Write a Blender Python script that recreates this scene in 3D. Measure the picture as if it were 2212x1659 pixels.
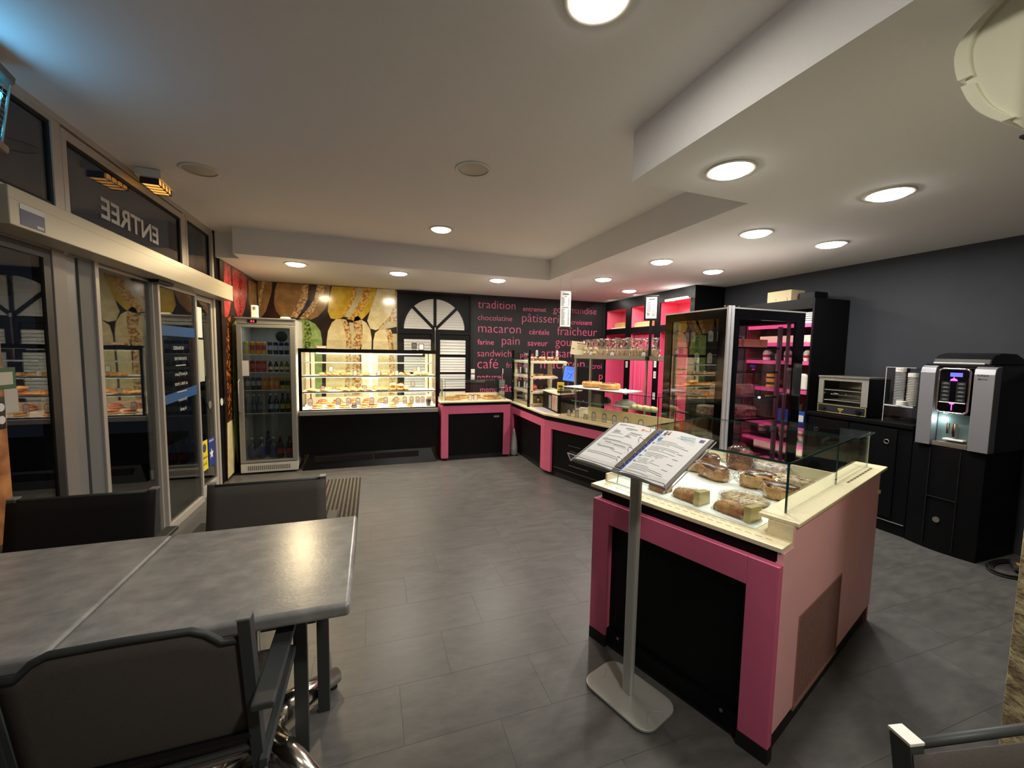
import bpy, math, random
from math import sin, cos, pi, radians
from mathutils import Vector, Matrix

for o in list(bpy.data.objects): bpy.data.objects.remove(o)
SC = bpy.context.scene
COL = SC.collection
RND = random.Random(7)

# ------------------------------------------------------------------ camera
cam_d = bpy.data.cameras.new('camera')
cam_d.sensor_fit = 'HORIZONTAL'; cam_d.sensor_width = 36.0
cam_d.lens = 887.34 / 2212 * 36.0
cam_d.clip_start = 0.02; cam_d.clip_end = 100
cam = bpy.data.objects.new('camera', cam_d); COL.objects.link(cam)
_yaw, _pit, _rol = radians(18.9309), radians(-4.4888), radians(0.941)
_f = Vector((sin(_yaw)*cos(_pit), cos(_yaw)*cos(_pit), sin(_pit)))
_r = Vector((cos(_yaw), -sin(_yaw), 0)); _u = _r.cross(_f)
_r2 = _r*cos(_rol) + _u*sin(_rol); _u2 = -_r*sin(_rol) + _u*cos(_rol)
_m = Matrix((_r2, _u2, -_f)).transposed().to_4x4(); _m.translation = (0, 0, 1.53)
cam.matrix_world = _m
SC.camera = cam

# ------------------------------------------------------------------ world, exposure
w = bpy.data.worlds.new('night'); SC.world = w; w.use_nodes = True
w.node_tree.nodes['Background'].inputs[0].default_value = (0.010, 0.012, 0.018, 1)
w.node_tree.nodes['Background'].inputs[1].default_value = 0.5
SC.view_settings.view_transform = 'Standard'; SC.view_settings.look = 'None'
SC.view_settings.exposure = 0.55; SC.view_settings.gamma = 1.0
SC.view_settings.use_curve_mapping = False
SC.cycles.transparent_max_bounces = 40
SC.cycles.max_bounces = 8
SC.cycles.sample_clamp_indirect = 4.0
SC.cycles.use_denoising = True
SC.cycles.use_light_tree = True

# room lights (the ceiling spots' own light is in spot(); strengths are set here)
LOW_SPOTS = [  # x, y, watts, colour
    (1.793,1.751,10.5,(1,.95,.87)), (2.910,1.660,11.0,(1,.95,.87)), (2.895,2.540,11.5,(1,.95,.87)), (3.754,2.543,11.5,(1,.95,.87)),
    (2.894,3.663,11.5,(1,.94,.86)), (3.765,3.849,11.5,(1,.94,.86)), (2.892,4.809,11.5,(1,.94,.85)), (3.781,5.517,11.5,(1,.94,.85)),
    (1.639,5.452,15.0,(1,.93,.82)), (0.338,5.487,16.0,(1,.90,.74)), (-0.814,5.386,18.0,(1,.78,.46))]
HIGH_SPOTS = [(0.765,1.366,4.6,(1,.94,.82),True), (0.672,2.850,0,None,False), (0.690,4.330,0.6,(1,.9,.72),True), (-1.13,3.560,0,None,False),
    (0.765,-0.5,17.0,(1,.95,.87),True)]  # last entry: unseen lamp added behind the camera to brighten the near room
HC, HH = 2.5, 2.77

# ------------------------------------------------------------------ helpers
def srgb(r, g, b):
    f = lambda c: (c/255/12.92) if c/255 <= 0.04045 else ((c/255+0.055)/1.055)**2.4
    return (f(r), f(g), f(b), 1)

MATS = {}
def mat(name, col, rough=0.5, metal=0.0, var=0.0, scale=20.0, bump=0.0, bscale=None, spec=0.5, coat=0.0, emit=None, estr=0.0, stretch=None, col2=None):
    if name in MATS: return MATS[name]
    m = bpy.data.materials.new(name); m.use_nodes = True; MATS[name] = m
    nt = m.node_tree; b = nt.nodes['Principled BSDF']
    b.inputs['Base Color'].default_value = col; b.inputs['Roughness'].default_value = rough
    b.inputs['Metallic'].default_value = metal; b.inputs['Specular IOR Level'].default_value = spec
    b.inputs['Coat Weight'].default_value = coat; b.inputs['Coat Roughness'].default_value = 0.08
    if emit:
        b.inputs['Emission Color'].default_value = emit; b.inputs['Emission Strength'].default_value = estr
    tc = nt.nodes.new('ShaderNodeTexCoord'); mp = nt.nodes.new('ShaderNodeMapping')
    nt.links.new(tc.outputs['Object'], mp.inputs[0])
    if stretch: mp.inputs['Scale'].default_value = stretch
    n = nt.nodes.new('ShaderNodeTexNoise'); n.inputs['Scale'].default_value = scale; n.inputs['Detail'].default_value = 5
    nt.links.new(mp.outputs[0], n.inputs['Vector'])
    if var > 0 or col2:
        rmp = nt.nodes.new('ShaderNodeValToRGB')
        c1 = tuple(max(0, c*(1-var)) for c in col[:3])+(1,); c2 = col2 or tuple(min(1, c*(1+var)) for c in col[:3])+(1,)
        rmp.color_ramp.elements[0].position = 0.33; rmp.color_ramp.elements[1].position = 0.67
        rmp.color_ramp.elements[0].color = c1; rmp.color_ramp.elements[1].color = c2
        nt.links.new(n.outputs[0], rmp.inputs[0]); nt.links.new(rmp.outputs[0], b.inputs['Base Color'])
    if bump > 0:
        bp = nt.nodes.new('ShaderNodeBump'); bp.inputs['Strength'].default_value = bump; bp.inputs['Distance'].default_value = 0.01
        if bscale:
            n2 = nt.nodes.new('ShaderNodeTexNoise'); n2.inputs['Scale'].default_value = bscale; n2.inputs['Detail'].default_value = 4
            nt.links.new(mp.outputs[0], n2.inputs['Vector']); nt.links.new(n2.outputs[0], bp.inputs['Height'])
        else: nt.links.new(n.outputs[0], bp.inputs['Height'])
        nt.links.new(bp.outputs[0], b.inputs['Normal'])
    return m

def glass(name, tint=(0.965,0.985,0.975,1), ior=1.5, rough=0.0, gain=1.0):
    if name in MATS: return MATS[name]
    m = bpy.data.materials.new(name); m.use_nodes = True; MATS[name] = m
    nt = m.node_tree; nt.nodes.clear()
    out = nt.nodes.new('ShaderNodeOutputMaterial'); mx = nt.nodes.new('ShaderNodeMixShader')
    fr = nt.nodes.new('ShaderNodeFresnel'); fr.inputs[0].default_value = ior
    ge = nt.nodes.new('ShaderNodeNewGeometry'); mr = nt.nodes.new('ShaderNodeMapRange')   # same reflectance from both faces of a thin pane
    mr.inputs[3].default_value = ior; mr.inputs[4].default_value = 1/ior
    nt.links.new(ge.outputs['Backfacing'], mr.inputs[0]); nt.links.new(mr.outputs[0], fr.inputs[0])
    tr = nt.nodes.new('ShaderNodeBsdfTransparent'); tr.inputs[0].default_value = tint
    gl = nt.nodes.new('ShaderNodeBsdfGlossy'); gl.inputs['Roughness'].default_value = rough
    mu = nt.nodes.new('ShaderNodeMath'); mu.operation = 'MULTIPLY'; mu.use_clamp = True; mu.inputs[1].default_value = gain
    nt.links.new(fr.outputs[0], mu.inputs[0]); nt.links.new(mu.outputs[0], mx.inputs[0])
    nt.links.new(tr.outputs[0], mx.inputs[1]); nt.links.new(gl.outputs[0], mx.inputs[2]); nt.links.new(mx.outputs[0], out.inputs[0])
    return m

def film(name, tint=(0.94,0.94,0.93,1), gain=1.3):
    """thin crinkled cellophane"""
    m = glass(name, tint, 1.45, 0.05, gain)
    nt = m.node_tree
    n = nt.nodes.new('ShaderNodeTexNoise'); n.inputs['Scale'].default_value = 22; n.inputs['Detail'].default_value = 2; n.inputs['Distortion'].default_value = 1.2
    tc = nt.nodes.new('ShaderNodeTexCoord'); bp = nt.nodes.new('ShaderNodeBump'); bp.inputs['Strength'].default_value = 1.0; bp.inputs['Distance'].default_value = 0.05
    nt.links.new(tc.outputs['Object'], n.inputs['Vector']); nt.links.new(n.outputs[0], bp.inputs['Height'])
    for x in nt.nodes:
        if x.type in ('BSDF_GLOSSY','FRESNEL'): nt.links.new(bp.outputs[0], x.inputs['Normal'])
    return m

def emis(name, col, s):
    if name in MATS: return MATS[name]
    m = bpy.data.materials.new(name); m.use_nodes = True; MATS[name] = m
    nt = m.node_tree; nt.nodes.clear(); out = nt.nodes.new('ShaderNodeOutputMaterial'); e = nt.nodes.new('ShaderNodeEmission')
    e.inputs[0].default_value = col; e.inputs[1].default_value = s; nt.links.new(e.outputs[0], out.inputs[0])
    return m

class Mb:
    def __init__(s): s.v = []; s.f = []; s.m = []
    def add(s, vs, fs, mi=0):
        n = len(s.v); s.v += [tuple(v) for v in vs]; s.f += [tuple(i+n for i in f) for f in fs]; s.m += [mi]*len(fs); return s
    def box(s, x0, x1, y0, y1, z0, z1, mi=0):
        return s.add([(x0,y0,z0),(x1,y0,z0),(x1,y1,z0),(x0,y1,z0),(x0,y0,z1),(x1,y0,z1),(x1,y1,z1),(x0,y1,z1)],
              [(3,2,1,0),(4,5,6,7),(0,1,5,4),(1,2,6,5),(2,3,7,6),(3,0,4,7)], mi)
    def hexa(s, b, t, mi=0):   # bottom 4 pts ccw, top 4 pts
        return s.add(list(b)+list(t), [(3,2,1,0),(4,5,6,7),(0,1,5,4),(1,2,6,5),(2,3,7,6),(3,0,4,7)], mi)
    def prism(s, poly, a, b, ax='z', mi=0):
        P = {'z': lambda p, h: (p[0],p[1],h), 'y': lambda p, h: (p[0],h,p[1]), 'x': lambda p, h: (h,p[0],p[1])}[ax]
        n = len(poly); vs = [P(p,a) for p in poly]+[P(p,b) for p in poly]
        fs = [tuple(range(n))[::-1], tuple(range(n,2*n))]+[(i,(i+1)%n,n+(i+1)%n,n+i) for i in range(n)]
        return s.add(vs, fs, mi)
    def cyl(s, c, r, h, ax='z', seg=20, r2=None, mi=0):
        r2 = r if r2 is None else r2
        vs = []
        for k, (rr, hh) in enumerate(((r,0),(r2,h))):
            for i in range(seg):
                a = 2*pi*i/seg; p = (rr*cos(a), rr*sin(a))
                v = {'z': (p[0],p[1],hh), 'y': (p[0],hh,p[1]), 'x': (hh,p[0],p[1])}[ax]
                vs.append((c[0]+v[0], c[1]+v[1], c[2]+v[2]))
        fs = [tuple(range(seg))[::-1], tuple(range(seg,2*seg))]+[(i,(i+1)%seg,seg+(i+1)%seg,seg+i) for i in range(seg)]
        return s.add(vs, fs, mi)
    def lathe(s, prof, c=(0,0,0), seg=20, mi=0, cap=True, sx=1, sy=1):
        vs = []; n = len(prof)
        for r, z in prof:
            for i in range(seg):
                a = 2*pi*i/seg; vs.append((c[0]+r*cos(a)*sx, c[1]+r*sin(a)*sy, c[2]+z))
        fs = []
        for k in range(n-1):
            for i in range(seg): fs.append((k*seg+i, k*seg+(i+1)%seg, (k+1)*seg+(i+1)%seg, (k+1)*seg+i))
        if cap: fs += [tuple(range(seg))[::-1], tuple(range((n-1)*seg, n*seg))]
        return s.add(vs, fs, mi)
    def tube(s, path, r, seg=8, mi=0, closed=False, sq=None):
        path = [Vector(p) for p in path]; n = len(path); vs = []
        up0 = None
        for i, p in enumerate(path):
            if closed: d = path[(i+1)%n]-path[i-1]
            else: d = (path[min(i+1,n-1)]-path[max(i-1,0)])
            d.normalize()
            if up0 is None:
                up0 = Vector((0,0,1)) if abs(d.z) < .9 else Vector((1,0,0))
            a = d.cross(up0).normalized(); b = a.cross(d).normalized(); up0 = b
            if sq:
                pts = [(-sq[0],-sq[1]),(sq[0],-sq[1]),(sq[0],sq[1]),(-sq[0],sq[1])]
                vs += [p+a*q[0]+b*q[1] for q in pts]
            else:
                rr = r[i] if isinstance(r,(list,tuple)) else r
                vs += [p+a*(rr*cos(2*pi*k/seg))+b*(rr*sin(2*pi*k/seg)) for k in range(seg)]
        if sq: seg = 4
        fs = []
        for i in range(n if closed else n-1):
            j = (i+1)%n
            for k in range(seg): fs.append((i*seg+k, i*seg+(k+1)%seg, j*seg+(k+1)%seg, j*seg+k))
        if not closed: fs += [tuple(range(seg))[::-1], tuple(range((n-1)*seg, n*seg))]
        return s.add(vs, fs, mi)
    def ring(s, x0, x1, z0, z1, w, y0, y1, mi=0, wt=None, wb=None):  # rectangular frame in xz
        wt = w if wt is None else wt; wb = w if wb is None else wb
        s.box(x0,x0+w,y0,y1,z0,z1,mi); s.box(x1-w,x1,y0,y1,z0,z1,mi)
        s.box(x0+w,x1-w,y0,y1,z1-wt,z1,mi); s.box(x0+w,x1-w,y0,y1,z0,z0+wb,mi); return s
    def ringx(s, y0, y1, z0, z1, w, x0, x1, mi=0, wt=None, wb=None):
        wt = w if wt is None else wt; wb = w if wb is None else wb
        s.box(x0,x1,y0,y0+w,z0,z1,mi); s.box(x0,x1,y1-w,y1,z0,z1,mi)
        s.box(x0,x1,y0+w,y1-w,z1-wt,z1,mi); s.box(x0,x1,y0+w,y1-w,z0,z0+wb,mi); return s
    def build(s, name, mats, parent=None, smooth=False, bevel=0, seg=2):
        me = bpy.data.meshes.new(name); me.from_pydata(s.v, [], s.f)
        mats = mats if isinstance(mats,(list,tuple)) else [mats]
        for m in mats: me.materials.append(m)
        if len(mats) > 1: me.polygons.foreach_set('material_index', s.m)
        if smooth: me.polygons.foreach_set('use_smooth', [True]*len(me.polygons))
        me.update()
        o = bpy.data.objects.new(name, me); COL.objects.link(o)
        if parent: o.parent = parent
        if bevel > 0:
            b = o.modifiers.new('bevel','BEVEL'); b.width = bevel; b.segments = seg; b.limit_method = 'ANGLE'; b.angle_limit = radians(40)
        return o

def xbox(*a, **k): return Mb().box(*a, **k)
def tag(o, label, cat, group=None, kind=None):
    if label: o['label'] = label
    if cat: o['category'] = cat
    if group: o['group'] = group
    if kind: o['kind'] = kind
    return o
def thing(name, label, cat, loc=(0,0,0), rz=0, group=None):
    o = bpy.data.objects.new(name, None); COL.objects.link(o); o.empty_display_size = 0.05
    o.location = loc; o.rotation_euler = (0,0,rz)
    return tag(o, label, cat, group)
def struct(o): o['kind'] = 'structure'; return o
def dup(root, loc, rz=None, label=None, group=None):
    r = root.copy(); COL.objects.link(r); r.location = loc
    if rz is not None: r.rotation_euler = (root.rotation_euler[0], root.rotation_euler[1], rz)
    if label: r['label'] = label
    if group: r['group'] = group
    for ch in root.children:
        c = ch.copy(); COL.objects.link(c); c.parent = r
        for g in ch.children:
            d = g.copy(); COL.objects.link(d); d.parent = c
    return r
ORD = ['first','second','third','fourth','fifth','sixth','seventh','eighth','ninth','tenth','eleventh','twelfth','thirteenth','fourteenth','fifteenth','sixteenth','seventeenth','eighteenth','nineteenth','twentieth','twenty-first','twenty-second','twenty-third','twenty-fourth']

def text(body, name, m, parent, loc, size=0.1, rot=(pi/2,0,0), width=None, height=None, align='LEFT', ext=0.0015, space=1.0, mirror=False, bold=0.0):
    c = bpy.data.curves.new(name, 'FONT'); c.body = body; c.size = size; c.extrude = ext; c.align_x = align; c.resolution_u = 3
    c.space_line = space; c.offset = bold
    o = bpy.data.objects.new(name, c); COL.objects.link(o)
    bpy.context.view_layer.update()
    me = bpy.data.meshes.new_from_object(o); bpy.data.objects.remove(o)
    xs = [v.co.x for v in me.vertices]; ys = [v.co.y for v in me.vertices]
    if width:
        k = width/(max(xs)-min(xs)); x0 = min(xs)
        ky = k if height is None else height/(max(ys)-min(ys))
        for v in me.vertices: v.co.x = (v.co.x-x0)*k; v.co.y *= ky
    if mirror:
        for v in me.vertices: v.co.x = -v.co.x
        me.flip_normals()
    me.materials.append(m)
    o = bpy.data.objects.new(name, me); COL.objects.link(o)
    if parent: o.parent = parent
    o.location = loc; o.rotation_euler = rot
    return o

# ------------------------------------------------------------------ materials
M_ceil = mat('ceiling_paint', srgb(232,230,230), 0.85, var=0.01, scale=60)
M_black = mat('black_laminate', srgb(11,11,13), 0.45, var=0.1, scale=8, spec=0.16)
M_blackwall = mat('black_wall_paint', srgb(23,23,26), 0.5, var=0.05, scale=5, bump=0.05, bscale=300, spec=0.4)
M_greywall = mat('anthracite_wall_paint', srgb(50,53,59), 0.7, var=0.04, scale=5, bump=0.05, bscale=300, spec=0.3)
M_pink = mat('pink_laminate', srgb(214,104,138), 0.42, var=0.03, scale=6, spec=0.3)
M_pinkside = mat('pale_pink_panel', srgb(238,182,188), 0.5, var=0.03, scale=6, spec=0.3)
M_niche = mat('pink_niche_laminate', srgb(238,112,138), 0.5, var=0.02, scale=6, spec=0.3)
M_burg = mat('burgundy_laminate', srgb(120,24,58), 0.5)
M_stone = mat('cream_worktop', srgb(228,216,180), 0.28, var=0.05, scale=90)
M_alu = mat('brushed_aluminium', srgb(170,168,162), 0.38, 0.6, var=0.04, scale=40)
M_frame = mat('champagne_aluminium_frame', srgb(188,182,172), 0.45, 0.35, var=0.03, scale=60)
M_framegrey = mat('grey_aluminium_frame', srgb(136,136,136), 0.45, 0.3, var=0.03, scale=60)
M_steel = mat('steel', srgb(175,170,160), 0.3, 0.85, var=0.04, scale=40)
M_chrome = mat('chrome', srgb(225,222,215), 0.08, 1.0)
M_polish = mat('polished_aluminium', srgb(210,205,195), 0.16, 1.0, var=0.03, scale=12)
M_white = mat('white_plastic', srgb(228,225,215), 0.4)
M_whitemetal = mat('white_enamel', srgb(215,212,200), 0.35, var=0.02, scale=10)
M_paper = mat('white_paper', srgb(222,222,220), 0.7)
M_ink = mat('printed_ink', srgb(60,60,64), 0.7)
M_dark = mat('dark_plastic', srgb(18,18,20), 0.3)
M_gloss = mat('gloss_black', srgb(6,6,8), 0.08, spec=0.6)
M_rub = mat('black_rubber', srgb(14,14,14), 0.7)
M_glass = glass('clear_glass')
M_gedge = mat('green_glass_edge', srgb(20,58,50), 0.12)
M_win = glass('window_glass', (0.75,0.78,0.78,1), 1.6, 0.0, 1.25)
M_fglass = glass('fridge_glass', (0.66,0.69,0.71,1), 1.45)
M_acryl = glass('clear_acrylic', (0.97,0.97,0.97,1), 1.45)
M_film = film('cellophane')
M_film2 = film('stiff_cellophane', (0.965,0.955,0.955,1), 2.8)
M_wood = mat('pale_wood', srgb(214,190,140), 0.5, var=0.08, scale=14, stretch=(1,8,8))
M_creamwood = mat('cream_wood', srgb(222,208,168), 0.5, var=0.04, scale=14, stretch=(1,8,8))
M_crust = mat('golden_crust', srgb(206,142,66), 0.55, scale=26, var=0.2, col2=srgb(232,184,110), bump=0.6, bscale=60)
M_darkcrust = mat('dark_crust', srgb(96,54,30), 0.45, scale=18, col2=srgb(168,104,50), var=0.3, bump=0.5, bscale=50)
M_brown = mat('brown_crust', srgb(150,92,46), 0.5, scale=22, col2=srgb(205,150,88), var=0.2, bump=0.6, bscale=70)
M_flour = mat('floury_crust', srgb(176,140,92), 0.75, scale=40, col2=srgb(226,210,178), var=0.1, bump=0.8, bscale=90)
M_red = mat('red_glaze', srgb(150,42,34), 0.35, scale=30, col2=srgb(214,130,80), var=0.2)
M_choc = mat('chocolate', srgb(52,30,20), 0.35)
M_sling = mat('textilene_sling', srgb(84,78,74), 0.75, var=0.12, scale=400, bump=0.35, bscale=700, spec=0.2)
M_chair = mat('dark_chair_metal', srgb(62,65,65), 0.5, 0.2, spec=0.35)
M_table = mat('slate_tabletop', srgb(130,130,130), 0.26, var=0.06, scale=14, bump=0.04, bscale=90, spec=0.5, stretch=(1,1.3,1), col2=srgb(152,151,148))

def card_mat():   # thin white card that lets some light through
    m = bpy.data.materials.new('price_card'); m.use_nodes = True; nt = m.node_tree; b = nt.nodes['Principled BSDF']
    b.inputs['Base Color'].default_value = srgb(238,232,228); b.inputs['Roughness'].default_value = .6
    t = nt.nodes.new('ShaderNodeBsdfTranslucent'); t.inputs[0].default_value = srgb(235,222,214)
    x = nt.nodes.new('ShaderNodeMixShader'); x.inputs[0].default_value = .4; o = nt.nodes['Material Output']
    nt.links.new(b.outputs[0], x.inputs[1]); nt.links.new(t.outputs[0], x.inputs[2]); nt.links.new(x.outputs[0], o.inputs[0])
    return m
M_card = card_mat()

# floor tile material: world-space grain with an offset per tile
def floor_mat():
    m = bpy.data.materials.new('vinyl_tile'); m.use_nodes = True; nt = m.node_tree; b = nt.nodes['Principled BSDF']
    g = nt.nodes.new('ShaderNodeNewGeometry'); oi = nt.nodes.new('ShaderNodeObjectInfo')
    ad = nt.nodes.new('ShaderNodeVectorMath'); ad.operation = 'ADD'
    sc = nt.nodes.new('ShaderNodeVectorMath'); sc.operation = 'SCALE'; sc.inputs[3].default_value = 7.0
    cb = nt.nodes.new('ShaderNodeCombineXYZ'); nt.links.new(oi.outputs['Random'], cb.inputs[0]); nt.links.new(oi.outputs['Random'], cb.inputs[2])
    nt.links.new(cb.outputs[0], sc.inputs[0]); nt.links.new(g.outputs['Position'], ad.inputs[0]); nt.links.new(sc.outputs[0], ad.inputs[1])
    mp = nt.nodes.new('ShaderNodeMapping'); mp.inputs['Scale'].default_value = (1.0,2.6,1); nt.links.new(ad.outputs[0], mp.inputs[0])
    n = nt.nodes.new('ShaderNodeTexNoise'); n.inputs['Scale'].default_value = 7; n.inputs['Detail'].default_value = 10; n.inputs['Roughness'].default_value = 0.68
    nt.links.new(mp.outputs[0], n.inputs['Vector'])
    r = nt.nodes.new('ShaderNodeValToRGB'); e = r.color_ramp.elements
    e[0].position = 0.32; e[0].color = srgb(74,73,72); e[1].position = 0.72; e[1].color = srgb(97,95,92)
    nt.links.new(n.outputs[0], r.inputs[0]); nt.links.new(r.outputs[0], b.inputs['Base Color'])
    rr = nt.nodes.new('ShaderNodeMapRange'); rr.inputs[3].default_value = 0.30; rr.inputs[4].default_value = 0.46
    nt.links.new(n.outputs[0], rr.inputs[0]); nt.links.new(rr.outputs[0], b.inputs['Roughness'])
    bp = nt.nodes.new('ShaderNodeBump'); bp.inputs['Strength'].default_value = 0.12; bp.inputs['Distance'].default_value = 0.004
    nt.links.new(n.outputs[0], bp.inputs['Height']); nt.links.new(bp.outputs[0], b.inputs['Normal'])
    return m
M_floor = floor_mat()
M_joint = mat('tile_joint', srgb(70,68,66), 0.8)

# ================================================================== SETTING
XL, XR, YB, YF = -1.567, 4.80, 6.97, -1.6
fl = struct(xbox(-3.2, XR+.1, YF-.1, YB+.1, -0.12, -0.0015).build('floor', M_joint))
tw, th = 0.625, 0.306
offs = {}
tile0 = None
r0 = 3.054 - 16*th
tm = Mb().box(0.0005, tw-0.0005, 0.0005, th-0.0005, -0.0015, 0.0)
rows = int((YB-r0)/th)+1
shift = [0.39,0.40,0.19,0.605,0.374,0.14]
for j in range(rows):
    y = r0+j*th
    if y+th < YF: continue
    sh = {16:.374,17:.605,18:.194,19:.405,20:-.016}.get(j, (j*0.237)%tw)
    i = -5
    while True:
        x = sh + i*tw; i += 1
        if x > XR: break
        if x+tw < -1.72: continue
        x0, x1 = max(x,-1.72), min(x+tw, XR); y0, y1 = max(y,YF), min(y+th,YB)
        if x1-x0 < .03 or y1-y0 < .03: continue
        if abs(x1-x0-tw) < 1e-6 and abs(y1-y0-th) < 1e-6:
            if tile0 is None:
                tile0 = tm.build('tile', M_floor, fl, bevel=0.0); t = tile0
            else:
                t = tile0.copy(); COL.objects.link(t)
            t.location = (x0,y0,0)
        else:
            t = Mb().box(0.0005,x1-x0-.0005,0.0005,y1-y0-.0005,-0.0015,0).build('tile', M_floor, fl); t.location = (x0,y0,0)

struct(xbox(-1.75, XR+.1, YB, YB+.12, -0.02, HH+.1).build('wall_back', M_blackwall))
WB = bpy.data.objects['wall_back']
struct(xbox(XR, XR+.12, YF, YB, -0.02, HH+.1).build('wall_right', M_greywall))
struct(xbox(-1.75, XR+.1, YF-.12, YF, -0.02, HH+.1).build('wall_front', mat('cream_render', srgb(150,140,120), 0.8)))
wl = struct(xbox(-1.75, XL, 5.40, YB, -0.02, HH+.1).build('wall_left', mat('wallpaper_ground', srgb(46,34,30), 0.14, var=0.3, scale=3, spec=0.5)))
struct(xbox(-1.75, -1.585, 5.30, 5.40, -0.02, HH+.1).build('trim_1', M_black))
struct(xbox(-1.75, XR+.1, YF-.1, YB+.1, HH, HH+.12).build('ceiling', M_ceil))
# lowered ceiling along the back and the right
low = [(1.405,YF),(1.405,2.060),(2.290,2.080),(2.285,5.184),(-1.350,5.063),(-1.356,5.332),(-1.62,5.332),(-1.62,YB),(XR,YB),(XR,YF)]
lb = Mb(); lb.prism([low[i] for i in range(9,-1,-1)], HC, HH, 'z')
struct(lb.build('ceiling', M_ceil))
# stone pillar beside the camera
M_pillar = mat('rough_beige_stone', srgb(150,132,96), 0.9, scale=22, var=0.35, col2=srgb(196,182,140), bump=1.0, bscale=40)
pb = Mb(); pb.box(1.51, 2.2, 0.0, 0.52, 0, HC)
struct(pb.build('wall_right', M_pillar, bevel=0.012))

# ---- macaron wallpaper: flat print glued to the two walls
def wallpaper(cols):
    out = {}
    def pm(name, a, b, sc, thr=(.42,.62), rough=0.14):
        m = mat('print_'+name, a, rough, scale=sc, col2=b, spec=0.5); 
        for n in m.node_tree.nodes:
            if n.type == 'VALTORGB': n.color_ramp.elements[0].position = thr[0]; n.color_ramp.elements[1].position = thr[1]; n.color_ramp.elements[0].color = a
        return m
    out['tan'] = pm('tan', srgb(140,106,62), srgb(166,130,80), 7)
    out['ruffle'] = pm('ruffle', srgb(146,98,52), srgb(218,190,134), 26, (.40,.58))
    out['chocolate'] = pm('chocolate', srgb(48,34,24), srgb(74,52,36), 9)
    out['yellow'] = pm('yellow', srgb(196,160,40), srgb(214,184,70), 9)
    out['golden ruffle'] = pm('golden_ruffle', srgb(172,116,40), srgb(224,188,96), 26, (.40,.58))
    out['cream filling'] = pm('cream_filling', srgb(190,180,138), srgb(204,196,156), 9)
    out['cream'] = pm('cream', srgb(214,198,146), srgb(228,216,170), 12)
    out['green'] = pm('green', srgb(134,160,92), srgb(158,186,116), 14)
    out['green ruffle'] = pm('green_ruffle', srgb(58,78,28), srgb(150,170,92), 30, (.44,.54))
    out['pink'] = pm('pink', srgb(166,54,60), srgb(190,80,82), 14)
    out['red ruffle'] = pm('red_ruffle', srgb(96,18,16), srgb(190,56,50), 30, (.44,.54))
    out['orange ruffle'] = pm('orange_ruffle', srgb(60,32,16), srgb(176,106,50), 26, (.48,.60))
    return out
WP = wallpaper(None)
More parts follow.
